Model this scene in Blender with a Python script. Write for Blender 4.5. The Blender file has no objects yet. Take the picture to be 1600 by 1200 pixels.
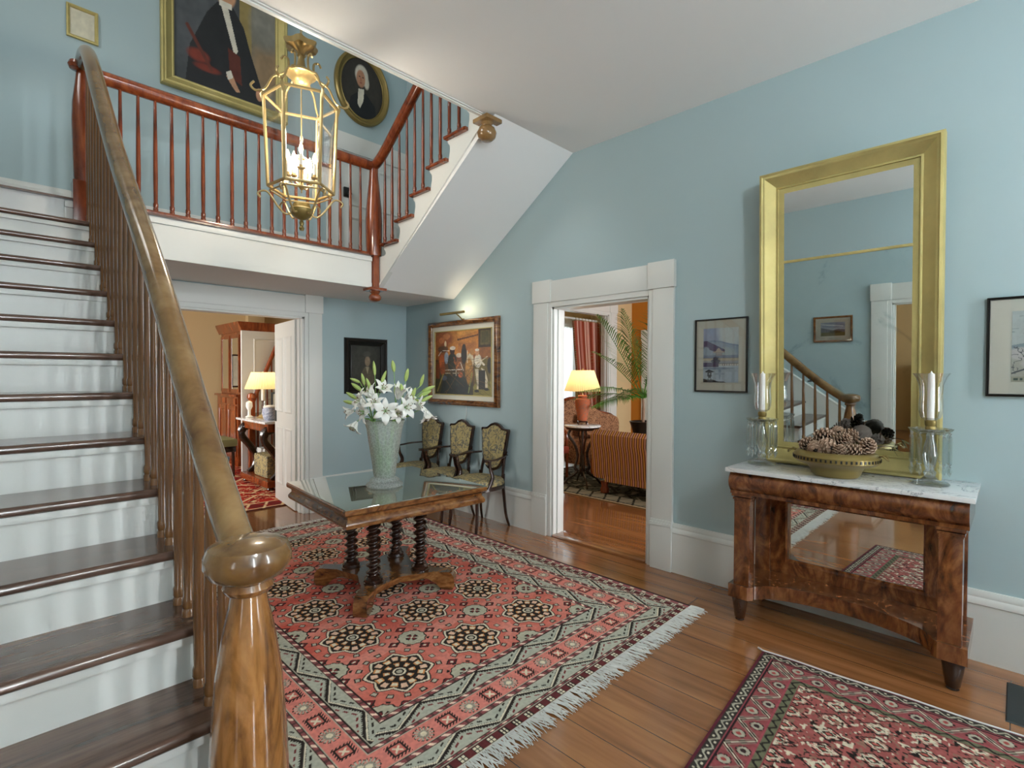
import bpy, bmesh, math, random
import numpy as np
from mathutils import Vector, Matrix
R = math.radians
PI = math.pi
random.seed(7)
sc = bpy.context.scene
col = sc.collection

# ------------------------------------------------------------------ camera
cam_d = bpy.data.cameras.new('camera')
cam = bpy.data.objects.new('camera', cam_d)
col.objects.link(cam)
cam_d.sensor_width = 36.0
cam_d.lens = 803.4 / 1600 * 36.0
cam_d.clip_start = 0.02
_y, _p, _r = R(-45.498), R(-0.9919), R(0.2247)
fwd = Vector((-math.sin(_y) * math.cos(_p), math.cos(_y) * math.cos(_p), math.sin(_p)))
rt = Vector((math.cos(_y), math.sin(_y), 0))
up = rt.cross(fwd)
rt2 = math.cos(_r) * rt + math.sin(_r) * up
up2 = -math.sin(_r) * rt + math.cos(_r) * up
m = Matrix((rt2, up2, -fwd)).transposed().to_4x4()
m.translation = Vector((0, 0, 1.5))
cam.matrix_world = m
sc.camera = cam

# ------------------------------------------------------------------ world, exposure, daylight
w = bpy.data.worlds.new('sky'); sc.world = w; w.use_nodes = True
bg = w.node_tree.nodes['Background']
bg.inputs[0].default_value = (0.80, 0.90, 1.0, 1); bg.inputs[1].default_value = 1.5
sc.view_settings.view_transform = 'Standard'
sc.view_settings.look = 'None'
sc.view_settings.exposure = 1.0
sc.view_settings.gamma = 1.0
sc.view_settings.use_curve_mapping = False
sc.cycles.max_bounces = 10
sc.cycles.diffuse_bounces = 5
sc.cycles.glossy_bounces = 5
sc.cycles.transmission_bounces = 10
sc.cycles.transparent_max_bounces = 16
sc.cycles.caustics_reflective = False
sc.cycles.caustics_refractive = False
sc.cycles.sample_clamp_indirect = 6.0

def area_light(name, loc, direction, sx, sy, power, color=(1, 1, 1)):
    l = bpy.data.lights.new(name, 'AREA')
    l.shape = 'RECTANGLE'; l.size = sx; l.size_y = sy
    l.energy = power; l.color = color
    o = bpy.data.objects.new(name, l); col.objects.link(o)
    o.location = loc
    o.rotation_euler = Vector(direction).to_track_quat('-Z', 'Y').to_euler()
    return o
DAY = (0.90, 0.96, 1.0)
# daylight outside every window of the hall's front wall (behind the viewpoint)
area_light('daylight', (0.55, -2.85, 1.75), (0.15, 1, 0.04), 1.2, 2.3, 235, DAY)
area_light('daylight', (2.55, -2.85, 1.75), (-0.35, 1, 0), 1.2, 2.3, 215, DAY)
# upper hall windows: front wall and left wall
area_light('daylight', (1.50, -2.85, 5.0), (0, 1, -0.05), 2.6, 1.7, 140, DAY)
area_light('daylight', (-0.98, 3.70, 4.85), (1, 0, -0.35), 1.3, 1.5, 36, (1.0, 0.98, 0.93))
# living room and study windows
area_light('daylight', (6.2, -1.25, 1.75), (0, 1, 0), 3.0, 2.2, 165, (0.98, 0.98, 1.0))
area_light('daylight', (8.15, 7.2, 1.5), (0, -1, 0), 1.4, 2.2, 26, DAY)
area_light('daylight', (-1.35, 8.0, 1.6), (1, 0, 0), 2.0, 1.9, 115, (1.0, 0.98, 0.93))
area_light('daylight', (-3.3, -1.65, 1.6), (0.2, 1, 0), 1.6, 1.9, 45, DAY)

# ------------------------------------------------------------------ helpers: colour and materials
def lin(h):
    if isinstance(h, str):
        h = h.lstrip('#'); c = [int(h[i:i + 2], 16) / 255 for i in (0, 2, 4)]
    else:
        c = h
    return tuple(((x + 0.055) / 1.055) ** 2.4 if x > 0.04045 else x / 12.92 for x in c)

def newmat(name):
    mt = bpy.data.materials.new(name); mt.use_nodes = True
    nt = mt.node_tree
    return mt, nt, nt.nodes['Principled BSDF']

def setp(b, rough=0.5, metal=0.0, spec=0.5, coat=0.0, trans=0.0, ior=1.5):
    b.inputs['Roughness'].default_value = rough
    b.inputs['Metallic'].default_value = metal
    b.inputs['Specular IOR Level'].default_value = spec
    b.inputs['Coat Weight'].default_value = coat
    b.inputs['Coat Roughness'].default_value = 0.08
    b.inputs['Transmission Weight'].default_value = trans
    b.inputs['IOR'].default_value = ior

def coords(nt, scale=(1, 1, 1), kind='Object', rot=(0, 0, 0)):
    tc = nt.nodes.new('ShaderNodeTexCoord'); mp = nt.nodes.new('ShaderNodeMapping')
    mp.inputs['Scale'].default_value = scale; mp.inputs['Rotation'].default_value = rot
    nt.links.new(tc.outputs[kind], mp.inputs[0])
    return mp.outputs[0]

def ramp(nt, fac, stops):
    r = nt.nodes.new('ShaderNodeValToRGB')
    while len(r.color_ramp.elements) > 1:
        r.color_ramp.elements.remove(r.color_ramp.elements[0])
    r.color_ramp.elements[0].position = stops[0][0]
    r.color_ramp.elements[0].color = (*lin(stops[0][1]), 1)
    for p, c in stops[1:]:
        e = r.color_ramp.elements.new(p); e.color = (*lin(c), 1)
    nt.links.new(fac, r.inputs[0])
    return r.outputs[0]

def bump(nt, b, h, strength=0.2, dist=0.01):
    n = nt.nodes.new('ShaderNodeBump')
    n.inputs['Strength'].default_value = strength; n.inputs['Distance'].default_value = dist
    nt.links.new(h, n.inputs['Height']); nt.links.new(n.outputs[0], b.inputs['Normal'])

def noise(nt, vec, scale=5, detail=3, rough=0.5, dist=0.0):
    n = nt.nodes.new('ShaderNodeTexNoise')
    n.inputs['Scale'].default_value = scale; n.inputs['Detail'].default_value = detail
    n.inputs['Roughness'].default_value = rough; n.inputs['Distortion'].default_value = dist
    nt.links.new(vec, n.inputs['Vector'])
    return n.outputs[0]

def m_plain(name, c, rough=0.5, metal=0.0, spec=0.5, coat=0.0, var=0.06, nscale=6.0):
    mt, nt, b = newmat(name); setp(b, rough, metal, spec, coat)
    c = lin(c)
    v = noise(nt, coords(nt), nscale, 2)
    mx = nt.nodes.new('ShaderNodeMix'); mx.data_type = 'RGBA'
    mx.inputs[6].default_value = (*[x * (1 - var) for x in c], 1)
    mx.inputs[7].default_value = (*[min(1, x * (1 + var)) for x in c], 1)
    nt.links.new(v, mx.inputs[0]); nt.links.new(mx.outputs[2], b.inputs['Base Color'])
    return mt

def m_wood(name, dark, mid, light, rough=0.25, coat=0.3, scale=(1, 1, 1), grain=6.0, flame=1.2, spec=0.5):
    """grain runs along the axis with the smallest scale"""
    mt, nt, b = newmat(name); setp(b, rough, 0, spec, coat)
    v = coords(nt, scale)
    n1 = noise(nt, v, grain, 5, 0.6, flame)
    n2 = noise(nt, v, grain * 5, 3, 0.5, 0.2)
    mth = nt.nodes.new('ShaderNodeMath'); mth.operation = 'MULTIPLY_ADD'
    nt.links.new(n2, mth.inputs[0]); mth.inputs[1].default_value = 0.35
    sub = nt.nodes.new('ShaderNodeMath'); sub.operation = 'SUBTRACT'; sub.inputs[1].default_value = 0.17
    nt.links.new(n1, sub.inputs[0]); nt.links.new(sub.outputs[0], mth.inputs[2])
    c = ramp(nt, mth.outputs[0], [(0.30, dark), (0.5, mid), (0.70, light)])
    nt.links.new(c, b.inputs['Base Color'])
    bump(nt, b, n2, 0.05, 0.002)
    return mt

def m_attr(name, rough=0.8, spec=0.3, bumpy=0.0):
    """colour woven or painted into the surface, stored on the mesh by the script"""
    mt, nt, b = newmat(name); setp(b, rough, 0, spec)
    a = nt.nodes.new('ShaderNodeAttribute'); a.attribute_name = 'paint'
    nt.links.new(a.outputs['Color'], b.inputs['Base Color'])
    if bumpy:
        bump(nt, b, noise(nt, coords(nt), 350, 2), bumpy, 0.004)
    return mt

def m_thin_glass(name, tint=(1, 1, 1), amount=0.10, rough=0.02):
    """thin clear glass: mostly straight through, mirror-like at a slant"""
    mt, nt, b = newmat(name)
    nt.nodes.remove(b)
    out = nt.nodes['Material Output']
    tr = nt.nodes.new('ShaderNodeBsdfTransparent'); tr.inputs[0].default_value = (*tint, 1)
    gl = nt.nodes.new('ShaderNodeBsdfGlossy'); gl.inputs['Roughness'].default_value = rough
    fr = nt.nodes.new('ShaderNodeLayerWeight'); fr.inputs[0].default_value = 0.35
    ml = nt.nodes.new('ShaderNodeMath'); ml.operation = 'MULTIPLY_ADD'
    ml.inputs[1].default_value = 0.55; ml.inputs[2].default_value = amount * 0.5
    nt.links.new(fr.outputs['Fresnel'], ml.inputs[0])
    mix = nt.nodes.new('ShaderNodeMixShader')
    nt.links.new(ml.outputs[0], mix.inputs[0])
    nt.links.new(tr.outputs[0], mix.inputs[1]); nt.links.new(gl.outputs[0], mix.inputs[2])
    nt.links.new(mix.outputs[0], out.inputs[0])
    return mt

def m_glass(name, c=(1, 1, 1), rough=0.02, ior=1.45):
    mt, nt, b = newmat(name); setp(b, rough, 0, 0.5, 0, 1.0, ior)
    b.inputs['Base Color'].default_value = (*c, 1)
    return mt

def m_shade(name, c, fold=0.0):
    mt, nt, b = newmat(name)
    nt.nodes.remove(b)
    out = nt.nodes['Material Output']
    d = nt.nodes.new('ShaderNodeBsdfDiffuse'); t = nt.nodes.new('ShaderNodeBsdfTranslucent')
    d.inputs[0].default_value = (*lin(c), 1); t.inputs[0].default_value = (*lin(c), 1)
    mix = nt.nodes.new('ShaderNodeMixShader'); mix.inputs[0].default_value = 0.6
    nt.links.new(d.outputs[0], mix.inputs[1]); nt.links.new(t.outputs[0], mix.inputs[2])
    nt.links.new(mix.outputs[0], out.inputs[0])
    return mt

def m_emit(name, c, s):
    mt, nt, b = newmat(name)
    b.inputs['Base Color'].default_value = (*lin(c), 1)
    b.inputs['Emission Color'].default_value = (*lin(c), 1)
    b.inputs['Emission Strength'].default_value = s
    return mt

def m_floor(name):
    mt, nt, b = newmat(name); setp(b, 0.13, 0, 0.6, 0.5)
    v = coords(nt, (1, 1, 1), 'Object', (0, 0, R(90)))
    br = nt.nodes.new('ShaderNodeTexBrick')
    br.offset = 0.37; br.squash = 1.0
    br.inputs['Color1'].default_value = (0.2, 0.2, 0.2, 1); br.inputs['Color2'].default_value = (0.8, 0.8, 0.8, 1)
    br.inputs['Mortar'].default_value = (0, 0, 0, 1)
    br.inputs['Scale'].default_value = 1.0
    br.inputs['Brick Width'].default_value = 4.1; br.inputs['Row Height'].default_value = 0.176
    br.inputs['Mortar Size'].default_value = 0.002; br.inputs['Mortar Smooth'].default_value = 0.2
    nt.links.new(v, br.inputs['Vector'])
    g = noise(nt, coords(nt, (7, 0.6, 1)), 2.2, 4, 0.5, 0.8)
    mth = nt.nodes.new('ShaderNodeMath'); mth.operation = 'MULTIPLY_ADD'; mth.inputs[1].default_value = 0.16
    nt.links.new(br.outputs['Color'], mth.inputs[0]); nt.links.new(g, mth.inputs[2])
    c = ramp(nt, mth.outputs[0], [(0.25, '6a4124'), (0.52, '8c5a34'), (0.80, 'a06d42')])
    mx = nt.nodes.new('ShaderNodeMix'); mx.data_type = 'RGBA'
    nt.links.new(br.outputs['Fac'], mx.inputs[0]); nt.links.new(c, mx.inputs[6])
    mx.inputs[7].default_value = (*lin('2c1508'), 1)
    nt.links.new(mx.outputs[2], b.inputs['Base Color'])
    rr = nt.nodes.new('ShaderNodeMapRange')
    nt.links.new(noise(nt, coords(nt), 2.2, 3), rr.inputs[0])
    rr.inputs[3].default_value = 0.10; rr.inputs[4].default_value = 0.22
    nt.links.new(rr.outputs[0], b.inputs['Roughness'])
    inv = nt.nodes.new('ShaderNodeMath'); inv.operation = 'SUBTRACT'; inv.inputs[0].default_value = 1
    nt.links.new(br.outputs['Fac'], inv.inputs[1])
    bump(nt, b, inv.outputs[0], 0.35, 0.002)
    return mt

def m_marble(name, base='e2e3e3', vein='8f969c'):
    mt, nt, b = newmat(name); setp(b, 0.12, 0, 0.5, 0.3)
    n = noise(nt, coords(nt, (2, 1, 1)), 2.2, 8, 0.65, 2.6)
    c = ramp(nt, n, [(0.40, base), (0.485, base), (0.5, vein), (0.52, base), (0.75, 'f0f0f0')])
    nt.links.new(c, b.inputs['Base Color'])
    return mt

def m_brocade(name, a, bcol, scale=9.0):
    mt, nt, b = newmat(name); setp(b, 0.8, 0, 0.2)
    v = coords(nt)
    n1 = noise(nt, v, scale * 1.3, 2, 0.5, 1.8)
    r1 = nt.nodes.new('ShaderNodeValToRGB'); r1.color_ramp.elements[0].position = .42; r1.color_ramp.elements[1].position = .50
    e = r1.color_ramp.elements.new(.58); e.color = (0, 0, 0, 1); r1.color_ramp.elements[0].color = (0, 0, 0, 1); r1.color_ramp.elements[1].color = (1, 1, 1, 1)
    nt.links.new(n1, r1.inputs[0])
    n2 = noise(nt, v, scale * 3.2, 3, 0.6, 1.0)
    ml = nt.nodes.new('ShaderNodeMath'); ml.operation = 'MULTIPLY_ADD'; ml.inputs[1].default_value = .75
    sb = nt.nodes.new('ShaderNodeMath'); sb.operation = 'SUBTRACT'; sb.inputs[1].default_value = .42; sb.use_clamp = True
    nt.links.new(n2, sb.inputs[0])
    nt.links.new(r1.outputs[0], ml.inputs[0]); nt.links.new(sb.outputs[0], ml.inputs[2])
    c = ramp(nt, ml.outputs[0], [(0.05, a), (0.75, bcol)])
    nt.links.new(c, b.inputs['Base Color'])
    bump(nt, b, noise(nt, v, 260, 2), 0.25, 0.003)
    return mt

def m_stripes(name, cols, period, axis=1):
    mt, nt, b = newmat(name); setp(b, 0.75, 0, 0.2)
    v = coords(nt)
    s = nt.nodes.new('ShaderNodeSeparateXYZ'); nt.links.new(v, s.inputs[0])
    d = nt.nodes.new('ShaderNodeMath'); d.operation = 'DIVIDE'; d.inputs[1].default_value = period
    nt.links.new(s.outputs[axis], d.inputs[0])
    f = nt.nodes.new('ShaderNodeMath'); f.operation = 'FRACT'; nt.links.new(d.outputs[0], f.inputs[0])
    r = nt.nodes.new('ShaderNodeValToRGB'); r.color_ramp.interpolation = 'CONSTANT'
    r.color_ramp.elements[0].position = 0; r.color_ramp.elements[0].color = (*lin(cols[0]), 1)
    r.color_ramp.elements[1].position = 1 / len(cols); r.color_ramp.elements[1].color = (*lin(cols[1]), 1)
    for i in range(2, len(cols)):
        e = r.color_ramp.elements.new(i / len(cols)); e.color = (*lin(cols[i]), 1)
    nt.links.new(f.outputs[0], r.inputs[0]); nt.links.new(r.outputs[0], b.inputs['Base Color'])
    return mt

def m_gold(name, c='c9a64a', rough=0.32, worn=True):
    mt, nt, b = newmat(name); setp(b, rough, 0.5, 0.5)
    n = noise(nt, coords(nt), 4, 5, 0.6)
    base = lin(c)
    cc = ramp(nt, n, [(0.3, tuple(x ** (1 / 2.2) * 0.9 for x in base)), (0.6, c), (0.85, 'cdbf88')])
    nt.links.new(cc, b.inputs['Base Color'])
    bump(nt, b, noise(nt, coords(nt), 60, 3), 0.06, 0.002)
    return mt

M = {}
M['wall'] = m_plain('painted_blue_wall', 'a6b9bc', 0.62, spec=0.35, var=0.015, nscale=1.5)
M['white'] = m_plain('white_paint', 'd6d7d2', 0.35, spec=0.4, var=0.01, nscale=2)
M['ceil'] = m_plain('ceiling_paint', 'e6e6e4', 0.8, spec=0.2, var=0.01, nscale=1)
M['peach'] = m_plain('peach_wall', 'cfb68a', 0.7, spec=0.2, var=0.02, nscale=1)
M['ochre'] = m_plain('ochre_wall', 'b9762a', 0.7, spec=0.2, var=0.02, nscale=1)
M['floor'] = m_floor('heart_pine_floor')
M['rail'] = m_wood('handrail_wood', '54381c', '7a5a32', '90724a', 0.24, 0.6, (1, 1, 1), 3.0, 0.8)
M['newel'] = m_wood('newel_wood', '563519', '865a2e', 'a07040', 0.16, 0.6, (5, 5, 0.9), 2.0, 3.0)
M['baluster'] = m_wood('baluster_wood', '593a20', '7f5630', '986f42', 0.2, 0.5, (5, 5, 0.6), 2.0, 1.0)
M['redwood'] = m_wood('red_stained_wood', '4a200e', '75361a', '8e4c28', 0.2, 0.5, (4, 4, 1), 2.2, 1.0)
M['tread'] = m_wood('tread_wood', '4a362b', '624a3e', '745a4c', 0.22, 0.4, (0.8, 8, 8), 2.0, 0.8)
M['mahog'] = m_wood('flame_mahogany', '341a0e', '683a1e', '8f5c34', 0.15, 0.6, (3.2, 3.2, 1.6), 2.2, 2.4)
M['tablewood'] = m_wood('rosewood', '3a200f', '714520', '95683a', 0.17, 0.6, (2.2, 2.2, 6), 2.0, 2.2)
M['darkwood'] = m_wood('ebonised_wood', '1a0f09', '2b1810', '3f271a', 0.2, 0.5, (3, 3, 3), 2.0, 1.0)
M['cabinet'] = m_wood('cabinet_wood', '4a1d08', '7b3614', '994c22', 0.25, 0.3, (4, 4, 0.8), 2.0, 1.0)
M['gold'] = m_gold('gilding', 'bfb072', 0.55)
M['brass'] = m_gold('brass', 'b9a06c', 0.28)
M['bronze'] = m_gold('aged_brass', '8f7b45', 0.35)
M['black'] = m_plain('black_lacquer', '15130f', 0.3)
M['iron'] = m_plain('dark_iron', '2c3233', 0.5, 0.3)
M['mat_board'] = m_plain('mat_board', 'd9d5c4', 0.8, var=0.01)
M['marble'] = m_marble('white_marble')
M['mirror'], _nt, _b = newmat('mirror_glass')
setp(_b, 0.015, 1.0); _b.inputs['Base Color'].default_value = (0.80, 0.83, 0.82, 1)
M['oldmirror'], _nt, _b = newmat('aged_mirror_glass'); setp(_b, 0.02, 1.0)
_c = ramp(_nt, noise(_nt, coords(_nt), 3.2, 6, 0.62, 1.2), [(0.33, 'b3bebd'), (0.42, 'd2dad8'), (1.0, 'dde3e1')])
_nt.links.new(_c, _b.inputs['Base Color'])
_rr = _nt.nodes.new('ShaderNodeMapRange'); _rr.inputs[1].default_value = 0.3; _rr.inputs[2].default_value = 0.45
_rr.inputs[3].default_value = 0.05; _rr.inputs[4].default_value = 0.012
_nt.links.new(noise(_nt, coords(_nt), 3.2, 6, 0.62, 1.2), _rr.inputs[0]); _nt.links.new(_rr.outputs[0], _b.inputs['Roughness'])
M['thin'] = m_thin_glass('pane_glass')
M['crystal'] = m_thin_glass('crystal', (0.93, 0.96, 0.95), 0.35, 0.05)
M['cutglass'] = m_glass('cut_glass', (0.95, 0.98, 0.96), 0.03, 1.42)
M['tabletop_glass'], _nt, _b = newmat('table_glass'); setp(_b, 0.015, 0.6, 1.0, 0.9)
_b.inputs['Coat IOR'].default_value = 2.1; _b.inputs['Coat Roughness'].default_value = 0.01
_b.inputs['Base Color'].default_value = (*lin('a9ad98'), 1)
def m_cutglass(name):
    mt, nt, b = newmat(name); nt.nodes.remove(b); out = nt.nodes['Material Output']
    tr = nt.nodes.new('ShaderNodeBsdfTransparent'); tr.inputs[0].default_value = (.96, .98, .97, 1)
    gl = nt.nodes.new('ShaderNodeBsdfGlossy'); gl.inputs['Roughness'].default_value = .08
    df = nt.nodes.new('ShaderNodeBsdfTranslucent'); df.inputs[0].default_value = (.9, .93, .9, 1)
    d2 = nt.nodes.new('ShaderNodeBsdfDiffuse'); d2.inputs[0].default_value = (.9, .93, .9, 1)
    vo = nt.nodes.new('ShaderNodeTexVoronoi'); vo.feature = 'DISTANCE_TO_EDGE'; vo.inputs['Scale'].default_value = 60
    nt.links.new(coords(nt, (1, 1, .8)), vo.inputs['Vector'])
    mr = nt.nodes.new('ShaderNodeMapRange'); mr.inputs[1].default_value = 0; mr.inputs[2].default_value = .12; mr.inputs[3].default_value = .42; mr.inputs[4].default_value = .28
    nt.links.new(vo.outputs['Distance'], mr.inputs[0])
    fr = nt.nodes.new('ShaderNodeLayerWeight'); fr.inputs[0].default_value = .15
    m0 = nt.nodes.new('ShaderNodeMixShader'); nt.links.new(fr.outputs['Fresnel'], m0.inputs[0]); nt.links.new(tr.outputs[0], m0.inputs[1]); nt.links.new(gl.outputs[0], m0.inputs[2])
    m1 = nt.nodes.new('ShaderNodeMixShader'); m1.inputs[0].default_value = .5; nt.links.new(df.outputs[0], m1.inputs[1]); nt.links.new(d2.outputs[0], m1.inputs[2])
    m2 = nt.nodes.new('ShaderNodeMixShader'); nt.links.new(mr.outputs[0], m2.inputs[0]); nt.links.new(m0.outputs[0], m2.inputs[1]); nt.links.new(m1.outputs[0], m2.inputs[2])
    bp = nt.nodes.new('ShaderNodeBump'); bp.inputs['Strength'].default_value = .25; bp.inputs['Distance'].default_value = .004
    nt.links.new(vo.outputs['Distance'], bp.inputs['Height']); nt.links.new(bp.outputs[0], gl.inputs['Normal'])
    nt.links.new(m2.outputs[0], out.inputs[0])
    return mt
M['cutglass'] = m_cutglass('cut_glass')
M['candle'] = m_plain('candle_wax', 'eceae4', 0.5)
M['petal'] = m_plain('lily_petal', 'f2f1ea', 0.55, var=0.03, nscale=30)
M['bud'] = m_plain('lily_bud', 'a9bd6a', 0.5, var=0.12, nscale=40)
M['leaf'] = m_plain('leaf_green', '4c7a2e', 0.45, var=0.2, nscale=20)
M['stem'] = m_plain('stem_green', '86b35a', 0.5, var=0.1)
M['palm'] = m_plain('palm_green', '4b7f2c', 0.45, var=0.25, nscale=9)
M['cone'] = m_plain('pinecone_brown', '8d705a', 0.75, var=0.3, nscale=60)
M['cone_tip'] = m_plain('pinecone_dark', '514840', 0.75, var=0.3, nscale=60)
M['cone_edge'] = m_plain('pinecone_edge', 'b59a84', 0.75, var=0.2, nscale=60)
M['brocade'] = m_brocade('gold_brocade', 'ab9a6a', '5c5c56')
M['attr'] = m_attr('oil_paint', 0.45, 0.4)
M['paper'] = m_attr('printed_paper', 0.7, 0.2)
M['rug'] = m_attr('woven_wool', 0.95, 0.1, 0.5)
M['fringe'] = m_plain('cotton_fringe', 'cfcdc6', 0.9, var=0.12, nscale=40)
M['shade'] = m_shade('pleated_shade', 'f3e2b4')
M['bulb'] = m_emit('lit_bulb', 'ffd9a0', 14.0)
M['imari'] = m_brocade('painted_porcelain', 'c4603a', '7d6a5a', 26)
M['bluewhite'] = m_brocade('blue_white_porcelain', 'dcdfe6', '2a3a78', 30)
M['stripe'] = m_stripes('striped_upholstery', ['cc9a5c', 'cc9a5c', '3a1a14', 'c59a90', 'c59a90', '55241c'], 0.062, 1)
M['curtain'] = m_stripes('striped_silk', ['a3492a', 'b8604a', 'b77b66', '8d3420', 'ae5a3e'], 0.10, 0)
M['sheer'] = m_shade('sheer_fabric', 'eef4f2')
M['sheer_glass'] = m_shade('frosted_glass', 'f4f2ea')
M['floral'] = m_brocade('floral_tapestry', 'b98a66', '5e3a2a', 14)
M['olive'] = m_plain('olive_velvet', '7b7a4e', 0.85)
M['redleather'] = m_plain('red_leather', '9a3f28', 0.5)
M['darkcloth'] = m_plain('charcoal_cloth', '23262c', 0.8)
M['soil'] = m_plain('potting_soil', '2c2018', 0.9)

# ------------------------------------------------------------------ helpers: geometry
class MB:
    def __init__(s): s.bm = bmesh.new()
    def faces_from(s, verts, faces, mat=0):
        vs = [s.bm.verts.new(v) for v in verts]
        for f in faces:
            try: fc = s.bm.faces.new([vs[i] for i in f]); fc.material_index = mat
            except ValueError: pass
        return vs
    def box(s, lo, hi, bev=0.0, mat=0, rot=None):
        (x0, y0, z0), (x1, y1, z1) = lo, hi
        x0, x1 = sorted((x0, x1)); y0, y1 = sorted((y0, y1)); z0, z1 = sorted((z0, z1))
        t = bmesh.new()
        bmesh.ops.create_cube(t, size=1)
        c = Vector(((x0 + x1) / 2, (y0 + y1) / 2, (z0 + z1) / 2))
        for v in t.verts: v.co = Vector((v.co.x * (x1 - x0), v.co.y * (y1 - y0), v.co.z * (z1 - z0)))
        if bev: bmesh.ops.bevel(t, geom=t.edges[:], offset=bev, segments=2, affect='EDGES', profile=0.7)
        if rot is not None:
            for v in t.verts: v.co = rot @ v.co
        for v in t.verts: v.co += c
        s.merge(t, mat); return s
    def merge(s, t, mat=0):
        t.verts.index_update()
        vs = [s.bm.verts.new(v.co) for v in t.verts]
        for f in t.faces:
            try: fc = s.bm.faces.new([vs[v.index] for v in f.verts]); fc.material_index = mat
            except ValueError: pass
        t.free()
    def lathe(s, prof, c=(0, 0, 0), seg=24, mat=0, axis=None, cap=True, wob=None):
        """prof: [(r, z)...] turned about z (or about a given axis direction)"""
        q = Vector(axis).to_track_quat('Z', 'Y') if axis is not None else None
        rings = []
        for k, (r, z) in enumerate(prof):
            ring = []
            for i in range(seg):
                a = 2 * PI * i / seg
                rr = r * (wob(a, z) if wob else 1)
                p = Vector((rr * math.cos(a), rr * math.sin(a), z))
                if q is not None: p = q @ p
                ring.append(s.bm.verts.new(p + Vector(c)))
            rings.append(ring)
        for a, b in zip(rings, rings[1:]):
            for i in range(seg):
                j = (i + 1) % seg
                f = s.bm.faces.new((a[i], a[j], b[j], b[i])); f.material_index = mat
        if cap:
            for ring, rev in ((rings[0], True), (rings[-1], False)):
                try:
                    f = s.bm.faces.new(list(reversed(ring)) if rev else ring); f.material_index = mat
                except ValueError: pass
        return s
    def tube(s, pts, r, seg=10, mat=0, cap=True, flat=None):
        """tube along pts; r number or list; flat=(a,b) scales the section"""
        pts = [Vector(p) for p in pts]
        if not isinstance(r, (list, tuple)): r = [r] * len(pts)
        rings = []; ref = None
        for i, p in enumerate(pts):
            d = (pts[min(i + 1, len(pts) - 1)] - pts[max(i - 1, 0)]).normalized()
            if ref is None:
                ref = Vector((0, 0, 1)) if abs(d.z) < 0.9 else Vector((1, 0, 0))
            u = (ref - d * ref.dot(d)).normalized(); ref = u
            v = d.cross(u)
            fa, fb = flat if flat else (1, 1)
            rings.append([s.bm.verts.new(p + r[i] * (fa * math.cos(2 * PI * k / seg) * u + fb * math.sin(2 * PI * k / seg) * v)) for k in range(seg)])
        for a, b in zip(rings, rings[1:]):
            for i in range(seg):
                j = (i + 1) % seg
                f = s.bm.faces.new((a[i], a[j], b[j], b[i])); f.material_index = mat
        if cap:
            s.bm.faces.new(list(reversed(rings[0]))).material_index = mat
            s.bm.faces.new(rings[-1]).material_index = mat
        return s
    def prism(s, poly, a0, a1, axis='x', mat=0):
        """polygon extruded along an axis; poly in the other two axes, in order"""
        def P(p, a):
            return {'x': (a, p[0], p[1]), 'y': (p[0], a, p[1]), 'z': (p[0], p[1], a)}[axis]
        A = [s.bm.verts.new(P(p, a0)) for p in poly]; B = [s.bm.verts.new(P(p, a1)) for p in poly]
        n = len(poly)
        s.bm.faces.new(A).material_index = mat; s.bm.faces.new(list(reversed(B))).material_index = mat
        for i in range(n):
            j = (i + 1) % n
            s.bm.faces.new((A[j], A[i], B[i], B[j])).material_index = mat
        return s
    def grid(s, P, mat=0, close_u=False):
        """P[i][j] points"""
        V = [[s.bm.verts.new(p) for p in row] for row in P]
        n = len(V)
        for i in range(n if close_u else n - 1):
            a, b = V[i], V[(i + 1) % n]
            for j in range(len(a) - 1):
                s.bm.faces.new((a[j], b[j], b[j + 1], a[j + 1])).material_index = mat
        return s
    def frame(s, o, u, v, n, W, H, prof, mat=0):
        """mitred picture frame. o = lower-left outer corner, u, v, n unit vectors; prof = [(inset, height)...]"""
        o, u, v, n = Vector(o), Vector(u), Vector(v), Vector(n)
        loops = []
        for ins, h in prof:
            c = [(ins, ins), (W - ins, ins), (W - ins, H - ins), (ins, H - ins)]
            loops.append([s.bm.verts.new(o + u * a + v * b + n * h) for a, b in c])
        loops.append(loops[0])
        for a, b in zip(loops, loops[1:]):
            for i in range(4):
                j = (i + 1) % 4
                try: s.bm.faces.new((a[i], a[j], b[j], b[i])).material_index = mat
                except ValueError: pass
        return s
    def xf(s, mat4):
        for v in s.bm.verts: v.co = mat4 @ v.co
        return s
    def build(s, name, mats, parent=None, loc=None, sharp=38):
        bm = s.bm
        bmesh.ops.recalc_face_normals(bm, faces=bm.faces[:])
        for f in bm.faces: f.smooth = True
        for e in bm.edges:
            if len(e.link_faces) == 2:
                if e.calc_face_angle(0) > R(sharp): e.smooth = False
        me = bpy.data.meshes.new(name); bm.to_mesh(me); bm.free()
        for mm in (mats if isinstance(mats, (list, tuple)) else [mats]):
            me.materials.append(M[mm] if isinstance(mm, str) else mm)
        o = bpy.data.objects.new(name, me); col.objects.link(o)
        if parent: o.parent = parent
        if loc: o.location = loc
        return o

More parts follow.
